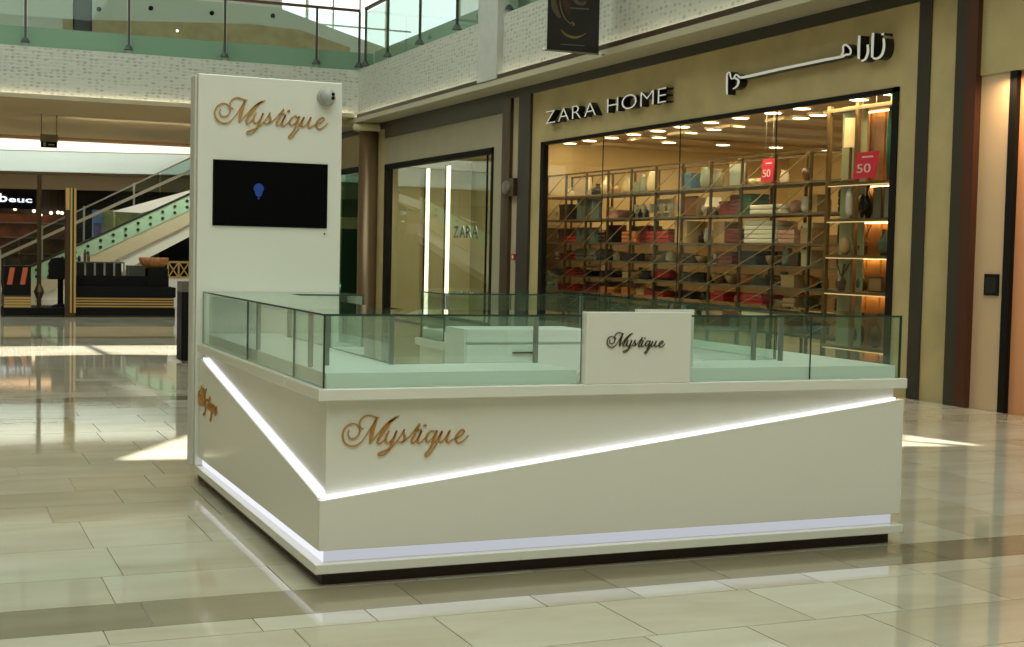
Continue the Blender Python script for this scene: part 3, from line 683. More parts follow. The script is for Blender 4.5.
def stand(kind, c, x0, x1, lev, h, lab):
    X = UX+.085 if x1 < 857 else UX+.25
    ya, yb = yat(x1, X, 200), yat(x0, X, 200); w = min(yb-ya, .19 if x1 < 857 and kind != 'frame' else .5); za = UZ[lev]+.001; yc = (ya+yb)/2
    if kind == 'vase':
        mb = MB().lathe([(.3*w, 0), (.5*w, h*.3), (.45*w, h*.6), (.2*w, h*.8), (.26*w, h)], (0, 0, 0), 12); o = mb.build('vase', cm(c, .2), None, smooth=True); o.location = (X, yc, za); tag(o, lab, 'vase')
    elif kind == 'ball':
        o = MB().lathe([(.2*w, 0), (.45*w, h*.25), (.5*w, h*.5), (.42*w, h*.78), (.15*w, h)], (0, 0, 0), 12).build('ornament', cm(c, .2), None, smooth=True); o.location = (X, yc, za); tag(o, lab, 'ornament')
    elif kind == 'frame':
        t = thing('picture_frame', (X, yc, za), lab, 'picture frame'); B('frame', (X, ya, za), (X+.03, yb, za+h), cm('brown'), t); B('picture', (X-.006, ya+.02, za+.02), (X, yb-.02, za+h-.02), cm(c), t)
    elif kind == 'lamp':
        t = thing('table_lamp', (X, yc, za), lab, 'lamp'); MB().lathe([(.12, 0), (.12, .03), (.02, .05), (.02, h*.6)], (X, yc, za), 12).build('lamp_base', cm('brown'), t); MB().lathe([(.5*w, h*.55), (.42*w, h), (.40*w, h)], (X, yc, za), 16).build('lamp_shade', mat('cream_shade', (.8, .62, .33), .7, emit=(1, .70, .32), es=.35), t)
    elif kind == 'reed':
        t = thing('dried_branch', (X, yc, za), lab, 'decoration'); MB().lathe([(.05, 0), (.07, h*.3), (.03, h*.45)], (X, yc, za), 10).build('pot', cm('brown', .2), t)
        for i in range(5): MB().tube((X, yc, za+h*.4), (X+random.uniform(-.1, .1), yc+random.uniform(-.5, .5)*w, za+h*random.uniform(.75, 1)), .008, 5).build('twig', cm('brown'), t)
for a in (('lamp', 'cream', 843, 855, 1, .85, 'cream shaded lamp glowing at the top of the lit shelf unit'), ('ball', 'white', 847, 853, 2, .42, 'white ornament on the sage side of the lit shelf unit, second shelf'),
          ('vase', 'black', 861, 871, 2, .46, 'dark rounded vase on the second lit shelf'), ('frame', 'sage', 873, 882, 2, .42, 'pale picture frame leaning on the second lit shelf'), ('frame', 'pale teal', 884, 890, 2, .42, 'grey frame at the far right of the second lit shelf'),
          ('ball', 'tan', 843, 850, 3, .24, 'tan ornament on the sage side of the third lit shelf'), ('reed', 'brown', 859, 869, 3, .42, 'dark branches standing on the third lit shelf'), ('vase', 'teal', 882, 890, 3, .34, 'grey green vase on the third lit shelf'),
          ('reed', 'brown', 840, 848, 4, .42, 'brown twigs on the sage side of the fourth lit shelf'), ('frame', 'tan', 871, 885, 4, .2, 'low tan frame on the fourth lit shelf'), ('ball', 'olive', 861, 868, 4, .22, 'olive ornament on the fourth lit shelf'),
          ('ball', 'black', 860, 867, 5, .3, 'black pot on the lowest lit shelf'), ('ball', 'brown', 876, 884, 5, .3, 'brown pot on the lowest lit shelf'), ('vase', 'green', 886, 892, 1, 1.3, 'tall dark green vase at the top right of the lit shelf unit')):
    stand(*a)
# ---- sale posters
redp = mat('poster_red', (.62, .02, .06), .4, emit=(.62, .02, .06), es=.15)
def poster(x0, x1, y0, y1, X, lab, tilt):
    P = un((x0+x1)/2, y1, X=X); ya, yb = yat(x1, X, y0), yat(x0, X, y0); h = un(x0, y0, X=X).z - un(x0, y1, X=X).z
    t = thing('sale_poster', P, lab, 'poster'); z = P.z; sh = tilt
    MB().prism([(X, yb+sh, z), (X, ya+sh, z), (X, ya, z+h), (X, yb, z+h)], (.012, 0, 0)).build('card', redp, t)
    w_ = yb-ya
    write('50', (X-.002, yb+sh*.6-w_*.14, z+h*.22), w_*.62, h*.34, .004, FACE_R, mat('poster_white', (.9, .75, .75), .5), MATS['poster_white'], t, 'digit')
    for q in (.2, .8): MB().box((X+.003, ya+w_*q-.003, z+h), (X+.006, ya+w_*q+.003, ZC)).build('hanging_thread', STEEL, t)
    MB().box((X-.004, ya+w_*.25, z+h*.78), (X-.001, yb-w_*.25, z+h*.84)).build('print_line', MATS['poster_white'], t)
poster(763, 775, 159, 182, 11.45, 'red sale poster reading 50 hanging in front of the scaffold rack', .05)
poster(857, 879, 152, 178, 11.15, 'red sale poster reading 50 on the lit shelf unit', .08)

# ---- letters on the stone
WL = mat('letter_white', (.80, .80, .76), .35, emit=(.9, .9, .85), es=.12); BLK = mat('letter_black', (.006, .006, .006), .35)
zs = thing('shop_sign', (XW-.05, 21.2, 4.05), 'raised white capital letters ZARA HOME with black sides on the stone wall', 'sign')
FX = XW-.13
A = un(545.5, 123.2, X=FX); E_ = un(666, 103.5, X=FX)
cap = un(546, 109.5, X=FX).z - A.z
write('ZARA HOME', (XW, A.y, (A.z+E_.z)/2), A.y-E_.y, cap, .13, FACE_R, WL, BLK, zs, 'letter', bold=-.014, gap=.24)
ars = thing('shop_sign', (XW-.05, 15.4, 4.3), 'raised white arabic lettering with black sides on the stone wall', 'sign')
AR = [[(816, 182, 16), (813, 240, 17), (812, 302, 15)], [(858, 228, 14), (860, 265, 16), (848, 300, 15), (826, 314, 9)],
      [(886, 168, 16), (883, 230, 17), (881, 294, 15)], [(940, 196, 14), (942, 240, 16), (930, 282, 15), (904, 300, 13), (884, 296, 12)], [(928, 176, 12), (942, 174, 14)],
      [(722, 292, 15), (733, 262, 12), (733, 238, 11), (748, 230, 12), (770, 252, 12), (768, 276, 12), (745, 280, 12), (724, 290, 15), (640, 306, 17), (540, 327, 17), (400, 356, 17), (260, 388, 17), (205, 398, 15)],
      [(205, 398, 14), (186, 382, 11), (176, 396, 11), (190, 406, 12), (198, 415, 12), (190, 440, 11), (168, 456, 7)],
      [(178, 398, 9), (160, 402, 9), (152, 372, 10), (140, 378, 10), (138, 400, 12), (137, 440, 13), (138, 484, 10)]]
for st in AR:
    strokes([[(x, y, w*.85) for x, y, w in st]], lambda x, y: un(700+x/5.12, y/5.12, X=FX)+Vector((.13, 0, 0)), (-1, 0, 0), .13).build('arabic_letter', [WL, BLK], ars, fix=False)

# ================================================================== SHOP WITH THE NARROW WINDOW
struct(B('wall_narrow_shop_back', (13.6, 26.15, -.1), (13.8, 44, 4.2), mat('olive_wall', (.40, .38, .22), .5)))
struct(B('ceiling_4', (XW+TH, 26.15, 4.0), (13.8, 44, 4.2), mat('narrow_ceiling', (.5, .46, .33), .6)))
struct(B('wall_narrow_shop_end', (XW+TH, 35.0, -.1), (13.6, 35.1, 4.0), mat('curtain_wall', (.55, .50, .30), .6)))
w2 = struct(B('window_2', (XW-.02, 26.06, .08), (XW+.14, 26.16, 3.69), BLACKF))
B('frame', (XW-.02, 33.0, .08), (XW+.14, 33.2, 3.69), BLACKF, w2); B('frame', (XW-.02, 26.06, 3.57), (XW+.14, 33.2, 3.69), BLACKF, w2); B('frame', (XW-.02, 26.06, .08), (XW+.14, 33.2, .15), BLACKF, w2)
y_j = yat(487, XW+.07)
B('pane', (XW+.06, 26.16, .15), (XW+.072, y_j-.02, 3.57), WGLASS, w2); B('pane', (XW+.06, y_j+.02, .15), (XW+.072, 33.0, 3.57), WGLASS, w2); B('joint', (XW+.05, y_j-.02, .15), (XW+.08, y_j+.02, 3.57), BLACKF, w2)
for i, (x, lab) in enumerate(((427.5, 'left of the two tall glowing light lines behind the narrow shop window'), (448, 'right of the two tall glowing light lines behind the narrow shop window'))):
    y = yat(x, 11.5); t = thing('light_line', (11.5, y, 0), lab, 'light', 'tall light lines'); B('tube', (11.48, y-.07, 0), (11.53, y+.07, 3.60), glow('line_led', (1, .93, .66), 2.6), t); B('backing', (11.47, y+.07, 0), (11.56, y+.17, 3.62), BLACKF, t)
cu = MB(); yy = yat(424, 12.2); n = 22
pts = [(12.2+.06*math.sin(i*1.9), yy+ (yat(401, 12.2)-yy)*i/n, .02) for i in range(n+1)]; pts += [(p[0]+.03, p[1], p[2]) for p in reversed(pts)]
tag(cu.prism(pts, (0, 0, 3.7)).build('curtain', mat('curtain_cloth', (.62, .55, .32), .8), None), 'tall pleated beige curtain behind the narrow shop window', 'curtain')
zz = thing('shop_sign', (11.2, 29, 2.3), 'small black letters ZARA hanging inside the narrow shop window', 'sign')
P0 = un(454, 237.5, X=11.2); P1 = un(479, 236, X=11.2); cp = P0.z
write('ZARA', (11.2, P0.y, P0.z), P0.y-P1.y, un(454, 226, X=11.2).z-P0.z, .025, FACE_R, BLK, mat('letter_rim', (.55, .56, .58), .4), zz, 'letter', bold=.02, gap=.1)
B('hanging_wire', (11.2, P0.y-.3, un(454, 226, X=11.2).z), (11.205, P0.y-.295, 4.0), STEEL, zz); B('hanging_wire', (11.2, P1.y+.3, un(454, 226, X=11.2).z), (11.205, P1.y+.305, 4.0), STEEL, zz)
sl_ = thing('reflection_panel', (12.2, 30.3, 3.98), 'bright flat panel standing in for reflections in the narrow shop window', 'light'); B('glow_sheet', (12.0, 28.6, 3.955), (12.5, 33.6, 3.965), glow('reflection_glow', (1, .96, .78), 1.6), sl_); B('housing', (11.96, 28.56, 3.965), (12.54, 33.64, 3.995), WHITE, sl_)  # glowing panel added to imitate white reflections on the window
lamp('narrow_shop_lamp', 'AREA', (12.2, 30.5, 3.9), 120, (1, .93, .65), (0, 0, 0), .6, 5)
# far window
w3 = struct(B('window_9', (XW-.02, 35.1, .08), (XW+.14, 35.4, 3.75), BLACKF)); B('frame', (XW-.02, 35.1, 3.62), (XW+.14, 42, 3.75), BLACKF, w3); B('pane', (XW+.06, 35.4, .1), (XW+.072, 42, 3.62), glass('green_glass', (.45, .68, .52), 1.5), w3)
struct(B('wall_far_shop_back', (12.6, 35.1, -.1), (12.8, 44, 4.0), mat('green_wall', (.12, .20, .12), .4)))
# bronze column with its collar
colm = thing('bronze_column', (10.42, 33.95, 0), 'round bronze column with a pale collar at the mall corner', 'column')
MB().lathe([(.26, .12), (.25, .14), (.25, 4.7)], (10.40, 33.95, 0), 24).build('shaft', mat('column_bronze', (.16, .105, .05), .3, .4), colm, smooth=True)
MB().lathe([(.33, 0), (.33, .12)], (10.40, 33.95, 0), 24).build('base', BROWN, colm)
MB().lathe([(.30, 4.54), (.40, 4.56), (.42, 4.64), (.40, 4.72), (.30, 4.735)], (10.40, 33.95, 0), 24).build('collar', mat('collar_cream', (.50, .45, .28), .5), colm, smooth=True)
# fittings on the pier
P = un(512.5, 187.5, X=XW)
ab = thing('alarm_sounder', (XW-.06, P.y, P.z), 'brown box with round grey sounder on the pier between the shops', 'alarm'); B('housing', (XW-.10, P.y-.27, P.z-.17), (XW+.019, P.y+.27, P.z+.17), BROWN, ab)
mb = MB().lathe([(.13, 0), (.12, .05), (.03, .07)], (0, 0, 0), 16); mb.v = [(XW-.10-z, P.y+.05+x, P.z+y) for x, y, z in mb.v]; mb.build('sounder', STEEL, ab)
P = un(514, 257, X=XW)
fc = thing('fire_call_point', (XW-.02, P.y, P.z), 'tiny red fire call point on the pier between the shops', 'alarm'); B('housing', (XW-.03, P.y-.07, P.z-.06), (XW+.018, P.y+.07, P.z+.06), cm('red'), fc); B('button', (XW-.036, P.y-.03, P.z-.03), (XW-.03, P.y+.03, P.z+.03), cm('white'), fc)
pl_ = thing('wall_plate', (XW-.02, 11.76, 1.25), 'small black square plate on the peach wall at the right', 'plate'); bevel(B('plate', (XW-.025, 11.655, 1.245), (XW-.001, 11.868, 1.475), BLACK, pl_), .004); B('screen', (XW-.028, 11.68, 1.27), (XW-.025, 11.843, 1.45), mat('plate_dark', (.015, .015, .015), .2), pl_)

# ================================================================== BANNER
BYY = 20.0
a = un(547, 48, Y=BYY); b_ = un(598.5, 53, Y=BYY)
bn = thing('hanging_banner', ((a.x+b_.x)/2, BYY, a.z), 'black banner with a golden crescent hanging beside the parapet', 'banner')
B('cloth', (a.x, BYY, a.z-.03), (b_.x, BYY+.012, a.z+2.2), mat('banner_black', (.010, .009, .007), .5), bn)
for z in (a.z-.03,): MB().tube((a.x-.05, BYY+.006, z), (PX+.02, BYY+.006, z), .014, 8).build('bracket_bar', STEEL, bn)
MB().tube((a.x-.05, BYY+.006, a.z+2.2), (PX+.02, BYY+.006, a.z+2.2), .014, 8).build('bracket_bar', STEEL, bn)
for x in (a.x-.06, b_.x+.03): MB().lathe([(.01, -.03), (.03, 0), (.01, .03)], (x, BYY, a.z-.03), 10).build('knob', WHITE, bn)
def bp(x, y): return un(540+x*70/755, y*60/647, Y=BYY-.001)
dg = mat('banner_gold', (.22, .16, .05), .4, .3); db = mat('banner_brown', (.05, .018, .006), .5)
strokes([[(215, -160, 20), (150, -40, 50), (160, 90, 60), (215, 190, 30)]], bp, (0, -1, 0), .002).build('ornament', mat('banner_pattern', (.09, .07, .035), .5), bn, fix=False)
strokes([[(215, -60, 8), (220, 70, 10), (265, 190, 9), (330, 260, 6)], [(225, 320, 8), (280, 375, 22), (370, 405, 28), (450, 385, 12), (500, 355, 5)], [(330, 262, 8), (345, 240, 14), (370, 265, 12), (345, 280, 8)]], bp, (0, -1, 0), .003).build('crescent', dg, bn, fix=False)
strokes([[(250, -60, 40), (290, 60, 70), (320, 160, 20)]], bp, (0, -1, 0), .0015).build('ornament', db, bn, fix=False)
strokes([[(325, 85, 14), (425, 92, 14), (525, 98, 14)]], bp, (0, -1, 0), .003).build('print_line', mat('banner_grey', (.10, .095, .085), .5), bn, fix=False)
strokes([[(220, 475, 11), (350, 485, 13), (480, 493, 11)]], bp, (0, -1, 0), .003).build('print_line', MATS['banner_grey'], bn, fix=False)
strokes([[(360, -20, 30), (410, 30, 40), (470, 40, 34), (490, 10, 20)]], bp, (0, -1, 0), .003).build('ornament', mat('banner_rose', (.10, .06, .05), .5), bn, fix=False)

# ================================================================== BALUSTRADES
kg = mat('kerb_green', (.36, .42, .36), .4)
struct(B('trim_11', (-9, PY+.32, 5.95), (PX+.5, PY+.5, 6.55), kg)); struct(B('trim_12', (PX+.52, 5, 5.95), (PX+.7, PY+.3, 6.60), kg))
railm = mat('rail_wood', (.075, .035, .018), .4); postm = mat('post_dark', (.05, .06, .05), .4, .3)
def balus(lab, p0, d, ps):
    p0 = Vector(p0); d = Vector(d); q = Vector((d.y, -d.x, 0))
    t = thing('glass_balustrade', p0, lab, 'balustrade', 'balustrades of the upper floor')
    e1 = p0+d*ps[-1]; n = len(ps)-1
    MB().bar(p0+Vector((0, 0, 1.50)), e1+Vector((0, 0, 1.50)), .09, .06).build('handrail', railm, t)
    for i in range(n+1):
        p = p0+d*ps[i]; step = ps[i+1]-ps[i] if i < n else 0
        MB().bar(p+Vector((0, 0, .12)), p+Vector((0, 0, 1.47)), .05, .05).build('post', postm, t)
        MB().tube(p+Vector((0, 0, .10)), p+Vector((0, 0, .20)), .12, 8, .05).build('post_foot', postm, t)
        if i < n:
            a = p+d*.05; b2 = p+d*(step-.05)
            MB().bar(a+Vector((0, 0, .70)), b2+Vector((0, 0, .70)), .016, 1.40).build('pane', BGLASS, t)
balus('glass balustrade with brown handrail on the far bridge', (PX+.05, PY+.10, 6.06), (-1, 0, 0), [0, 1.10, 3.38, 5.64, 7.95, 10.2, 12.5, 14.8])
balus('glass balustrade with brown handrail above the shops', (PX+.12, PY-.22, 6.07), (0, -1, 0), [0] + [PY-.22-yat(x, PX+.12, 30) for x in (388, 420, 457, 508, 560)])
# upper floor things
sc = thing('upper_screen', (3.6, 43, 6.6), 'black upright screen on the upper floor behind the glass', 'screen')
a = un(73, 25, Y=41); b_ = un(92, 25, Y=41); B('panel', (a.x, 41, 5.96), (b_.x, 41.06, 9), BLACK, sc); B('surface', (a.x+.04, 40.99, 6.6), (b_.x-.04, 41, 8.9), mat('screen_dim', (.02, .02, .02), .2), sc)
for i, (x, y) in enumerate(((99, 9), (151, 8), (212, 13), (273, 15.5))):
    P = un(x, y, Y=43.95); d = thing('spot_fitting', P, '%s black round fitting from the left on the upper white wall' % ORD[i], 'fitting', 'black round fittings on the upper wall')
    mb = MB().lathe([(.07, 0), (.07, .05), (.03, .09)], (0, 0, 0), 10); mb.v = [(P.x+x_, 44-z_, P.z+y_) for x_, y_, z_ in mb.v]; mb.build('body', BLACK, d)
P = un(177, 31, Y=43.95); d = thing('wall_lamp', P, 'small round bright lamp on the upper stone band', 'light')
mb = MB().lathe([(.07, 0), (.06, .04), (.02, .06)], (0, 0, 0), 10); mb.v = [(P.x+x_, 43.95-z_, P.z+y_) for x_, y_, z_ in mb.v]; mb.build('bulb', glow('small_bulb', (1, .95, .8), 4), d)
w5 = struct(B('window_12', (11.4, 44.4, 5.95), (11.5, 44.5, 11), WHITE))
for x in (12.3, 13.2, 14.1): B('mullion', (x, 44.4, 6.0), (x+.05, 44.5, 11), WHITE, w5)
for z in (7.4, 8.8): B('transom', (11.5, 44.42, z), (15, 44.48, z+.05), WHITE, w5)

# ================================================================== BACKGROUND ON THE LEFT
# hanging exit sign
P = un(49, 141, Y=38)
ex = thing('exit_sign', P, 'black hanging exit sign under the bridge ceiling', 'sign')
B('housing', (P.x-.20, 37.97, P.z-.17), (P.x+.20, 38.03, P.z+.17), BLACK, ex); B('top_bar', (P.x-.22, 37.96, P.z-.02), (P.x+.22, 38.04, P.z+.17), mat('sign_cap', (.22, .17, .10), .5), ex)
for s in (-.19, .19): B('rod', (P.x+s-.01, 37.99, P.z+.17), (P.x+s+.01, 38.01, 4.87), DARKM, ex)
pale = mat('sign_mark', (.35, .40, .33), .5)
B('pictogram', (P.x-.14, 37.965, P.z-.14), (P.x-.08, 37.97, P.z-.04), pale, ex); B('pictogram', (P.x-.02, 37.965, P.z-.11), (P.x+.13, 37.97, P.z-.08), pale, ex)

# curved fascia, soffit and dark shops of the rear atrium
arc = [(-4, 51.6), (-1, 50.9), (2.4, 50), (4.5, 49.3), (6.3, 48.6), (8, 47.8), (10.5, 46.5)]
def curved(name, z0, z1, m, dy=0, th=.3):
    mb = MB()
    for (x0, y0), (x1, y1) in zip(arc, arc[1:]): mb.prism([(x0, y0+dy, z0), (x1, y1+dy, z0), (x1, y1+dy, z1), (x0, y0+dy, z1)], (0, th, 0))
    return struct(mb.build(name, m))
curved('wall_rear_fascia', 3.95, 4.62, mat('fascia_blue', (.74, .84, .84), .5))
curved('trim_13', 4.62, 4.65, STEEL)
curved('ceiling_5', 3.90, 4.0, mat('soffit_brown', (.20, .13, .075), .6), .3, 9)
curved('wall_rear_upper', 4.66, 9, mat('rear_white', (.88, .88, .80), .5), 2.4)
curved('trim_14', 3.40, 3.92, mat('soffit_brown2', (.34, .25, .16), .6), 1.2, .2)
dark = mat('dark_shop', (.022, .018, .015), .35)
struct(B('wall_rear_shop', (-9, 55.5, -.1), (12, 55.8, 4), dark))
bs = thing('shop_sign', (3, 53.2, 2.9), 'black shop sign with glowing white letters at the far left', 'sign')
a = un(-40, 207, Y=53.2); b_ = un(36, 190, Y=53.2)
B('board', (a.x, 53.2, a.z), (b_.x, 53.35, b_.z), BLACK, bs)
for x in (2.3, 3.6): B('hanger', (x, 53.25, b_.z), (x+.04, 53.29, 3.95), BLACK, bs)
P0 = un(-1, 201.5, Y=53.2); P1 = un(32, 201.5, Y=53.2)
lw = glow('letter_glow', (.82, .84, 1), 1.6)
write('b', (P0.x, 53.2, P0.z), (P1.x-P0.x)*.25, .30, .03, FACE_F, lw, lw, bs, 'letter', bold=.02)
write('euc', (P0.x+(P1.x-P0.x)*.29, 53.2, P0.z), (P1.x-P0.x)*.71, .20, .03, FACE_F, lw, lw, bs, 'letter', bold=.02, gap=.1)
# red-brown interior behind it
ri = mat('red_interior', (.16, .05, .025), .5, vary=.5, scale=2)
a = un(-20, 290, Y=55.4); b_ = un(66, 208, Y=55.4)
fr = thing('shop_shelving', (2.5, 55.3, 0), 'dim red brown shelving inside the far left shop', 'shelving')
B('back', (a.x, 55.38, 0), (b_.x, 55.46, 2.6), ri, fr)
for z in (.5, 1.1, 1.7, 2.25): B('shelf', (a.x, 55.1, z), (b_.x, 55.38, z+.05), mat('shelf_grey', (.15, .14, .12), .5), fr)
for i, (x, y) in enumerate(((15, 209), (34, 211), (40.5, 215), (51, 213), (58, 212.5), (62, 213))):
    P = un(x, y, Y=54.4); d = thing('pendant_lamp', P, '%s small warm lamp from the left in the far left shop' % ORD[i], 'lamp', 'warm lamps of the far left shop')
    MB().lathe([(.01, -.06), (.06, -.03), (.06, .03), (.01, .06)], P, 8).build('bulb', glow('bulb_warm', (1, .72, .38), 5), d); B('cord', (P.x-.006, P.y-.006, P.z+.06), (P.x+.006, P.y+.006, 3.9), BLACK, d)
lamp('rear_shop_lamp', 'AREA', (3.4, 53.6, 3.6), 25, (1, .6, .3), (0, 0, 0), 2, 1)
# purple poster and cream panel
a = un(92, 240, Y=50.5); b_ = un(103, 210, Y=50.5)
pp = thing('poster_panel', (a.x, 50.5, 0), 'blue and purple poster panel behind the escalator', 'poster'); B('board', (a.x, 50.5, 0), (b_.x, 50.56, b_.z), mat('poster_blue', (.22, .35, .72), .4, vary=.4, scale=1.5), pp); B('print', (a.x+.05, 50.49, a.z), (b_.x-.05, 50.5, a.z+.6), mat('poster_purple', (.25, .14, .4), .4, vary=.4, scale=3), pp)
a = un(103, 240, Y=50.6); b_ = un(150, 211, Y=50.6)
cp_ = thing('advert_panel', (a.x+.5, 50.6, 0), 'cream and olive panel beside the purple poster', 'panel'); B('board', (a.x, 50.6, 0), (b_.x, 50.66, b_.z), mat('panel_olive', (.55, .52, .25), .5, vary=.3, scale=2), cp_); B('edge', (a.x-.03, 50.58, 0), (a.x, 50.67, b_.z), STEEL, cp_)

# escalators
SL = .603
def zline(z0, X0, X): return z0 + SL*(X-X0)
EY0, EY1 = 40.0, 41.3
k40 = 40/42.0
def ez(px_, py_, Y=EY0): P = un(px_, py_, Y=Y); return P.x, P.z
es = thing('escalator', (5, 40.6, 0), 'white clad escalator with green glass sides rising to the right', 'escalator')
def sloped(name, p0, p1, q1, q0, y0, y1, m, parent):
    (ax, az), (bx, bz), (cx_, cz_), (dx, dz_) = p0, p1, q1, q0
    return MB().prism([(ax, y0, az), (bx, y0, bz), (cx_, y0, cz_), (dx, y0, dz_)], (0, y1-y0, 0)).build(name, m, parent)
g0, g1 = ez(30, 268), ez(205, 188); h0, h1 = ez(30, 284), ez(205, 203); s0, s1 = ez(30, 301), ez(205, 217); u0, u1 = ez(60, 304), ez(205, 229)
gb = sloped('glass_side', h0, h1, g1, g0, EY0, EY0+.02, mat('escalator_green', (.42, .66, .46), .25, emit=(.4, .62, .44), es=.0), es)
for i in range(14):
    f_ = (i+.5)/14
    for v in (.3, .72):
        A_ = Vector((g0[0]+(g1[0]-g0[0])*f_, EY0, (g0[1]+(g1[1]-g0[1])*f_)*(1-v)+(h0[1]+(h1[1]-h0[1])*f_)*v))
        MB().tube(A_-Vector((0, .03, 0)), A_, .045, 8).build('glass_fixing', DARKM, gb)
sloped('cladding', s0, s1, h1, h0, EY0+.02, EY1, mat('clad_cream', (.62, .56, .38), .4), es)
sloped('lower_cladding', u0, u1, s1, s0, EY0+.10, EY1, mat('clad_white', (.88, .87, .80), .3), es)
i0, i1 = ez(112, 211.5, EY1), ez(205, 186, EY1); j0, j1 = ez(142, 213, EY1), ez(205, 194, EY1)
sloped('inner_side', j0, j1, i1, i0, EY1, EY1+.05, mat('clad_bright', (.92, .92, .88), .4), es)
MB().bar((g0[0], EY0+.02, g0[1]+.03), (g1[0], EY0+.02, g1[1]+.03), .08, .06).build('handrail', DARKM, es)
lamp('escalator_fill_lamp', 'AREA', (6, 38.2, 4.7), 110, (1, 1, .85), (math.radians(35), 0, 0), 5, .6)  # unseen fill lamp, added to brighten the escalator's white cladding
E2Y = 45.0
e2 = thing('escalator', (4, 45, 0), 'escalator with clear glass sides and steel rails behind the white one', 'escalator')
a0, a1 = ez(-30, 262, E2Y), ez(205, 151, E2Y); b0, b1 = ez(-30, 271, E2Y), ez(205, 164, E2Y); c0, c1 = ez(-30, 300, E2Y), ez(205, 195, E2Y)
MB().bar((a0[0], E2Y, a0[1]), (a1[0], E2Y, a1[1]), .05, .05).build('handrail', mat('rail_grey', (.30, .28, .22), .4, .5), e2)
MB().bar((b0[0], E2Y, b0[1]), (b1[0], E2Y, b1[1]), .07, .09).build('lower_rail', mat('rail_pale', (.45, .42, .32), .4, .5), e2)
for i in range(5):
    f0, f1 = i/5+.004, (i+1)/5-.004
    L_ = lambda p, q, f_: (p[0]+(q[0]-p[0])*f_, p[1]+(q[1]-p[1])*f_)
    sloped('glass_side', L_(c0, c1, f0), L_(c0, c1, f1), L_(a0, a1, f1), L_(a0, a1, f0), E2Y+.01, E2Y+.02, glass('esc_glass', (.72, .82, .80), 1.3), e2)
for x, y0, y1 in ((42, 225, 300), (84, 206, 245), (134, 183, 206)):
    P = un(x, y0, Y=E2Y); Q_ = un(x, y1, Y=E2Y); MB().box((P.x-.03, E2Y-.03, Q_.z), (P.x+.03, E2Y, P.z)).build('post', STEEL, e2)

# coffee bar
CYB = 31.0
def cp2(x, y, Y=CYB): return un(x, y, Y=Y)
cf = thing('coffee_bar', (4, 31.6, 0), 'long black coffee bar with gold slats at the back left', 'bar')
xl, xr = cp2(76, 300).x, cp2(174, 300).x
ph = cp2(100, 308).z
pf = thing('bar_platform', (3.4, 31.6, 0), 'long low black platform under the coffee bar and booth', 'platform'); B('slab', (cp2(4, 300).x, CYB-.02, 0), (xr+.02, CYB+1.3, ph-.002), BLACK, pf); B('edge_strip', (cp2(4, 300).x, CYB-.03, .01), (xr+.02, CYB-.02, .03), DARKM, pf)
B('body', (xl, CYB+.02, cp2(100, 308).z), (xr, CYB+1.2, cp2(100, 297).z), mat('bar_dark', (.02, .012, .008), .4), cf)
z0, z1 = cp2(100, 307.5).z, cp2(100, 297).z
gs = mat('slat_gold', (.62, .42, .16), .35, .7)
for i in range(4): B('gold_slat', (xl, CYB-.02, z0+(z1-z0)*(i+.15)/4), (xr, CYB+.02, z0+(z1-z0)*(i+.68)/4), gs, cf)
B('counter', (xl, CYB-.03, z1), (xr+.03, CYB+1.2, cp2(100, 287).z), BLACK, cf)
B('counter_back', (xl, CYB+.3, cp2(100, 287).z), (cp2(171, 280).x, CYB+1.2, cp2(100, 276).z), BLACK, cf)
zt = cp2(100, 262).z; za = cp2(100, 276).z
dcx0, dcx1 = cp2(77, 270).x, cp2(126, 270).x
B('case_back', (dcx0, CYB+.75, za), (dcx1, CYB+.8, zt), dark, cf); B('case_top', (dcx0, CYB+.35, zt-.03), (dcx1, CYB+.8, zt), mat('case_grey', (.10, .11, .10), .3), cf)
for i in range(6): x = dcx0+(dcx1-dcx0)*i/5; B('case_divider', (x-.02, CYB+.35, za), (x+.02, CYB+.37, zt), mat('divider_grey', (.22, .22, .19), .4), cf)
B('till_block', (cp2(150, 270).x, CYB+.25, za-.25), (cp2(170, 270).x, CYB+.9, cp2(100, 268).z), BLACK, cf); B('side_case', (cp2(131, 270).x, CYB+.4, za), (cp2(148, 270).x, CYB+.8, cp2(140, 266).z), mat('side_dark', (.04, .045, .04), .3), cf)
P = cp2(154, 267, CYB+.5)
MB().lathe([(.20, 0), (.30, .12), (.33, .22), (.31, .24), (.28, .14), (.1, .04)], (P.x, CYB+.55, cp2(100, 268).z+.001), 18).build('bread_basket', mat('basket_amber', (.40, .17, .06), .5, vary=.4, scale=12), None, smooth=True)
tag(bpy.data.objects['bread_basket'], 'round amber basket on the right end of the coffee bar', 'basket')
for i, (x, c, h) in enumerate(((79, 'black', .12), (82, 'white', .20), (85, 'brown', .26), (88.5, 'brown', .16))):
    P = cp2(x, 262, CYB+.6); o = MB().lathe([(.03, 0), (.032, h*.6), (.02, h*.8), (.02, h)], (P.x, CYB+.6, zt+.001), 10).build('bar_jar', cm(c), None); tag(o, '%s small %s jar from the left on top of the coffee bar case' % (ORD[i], c), 'jar', 'jars on the coffee bar')
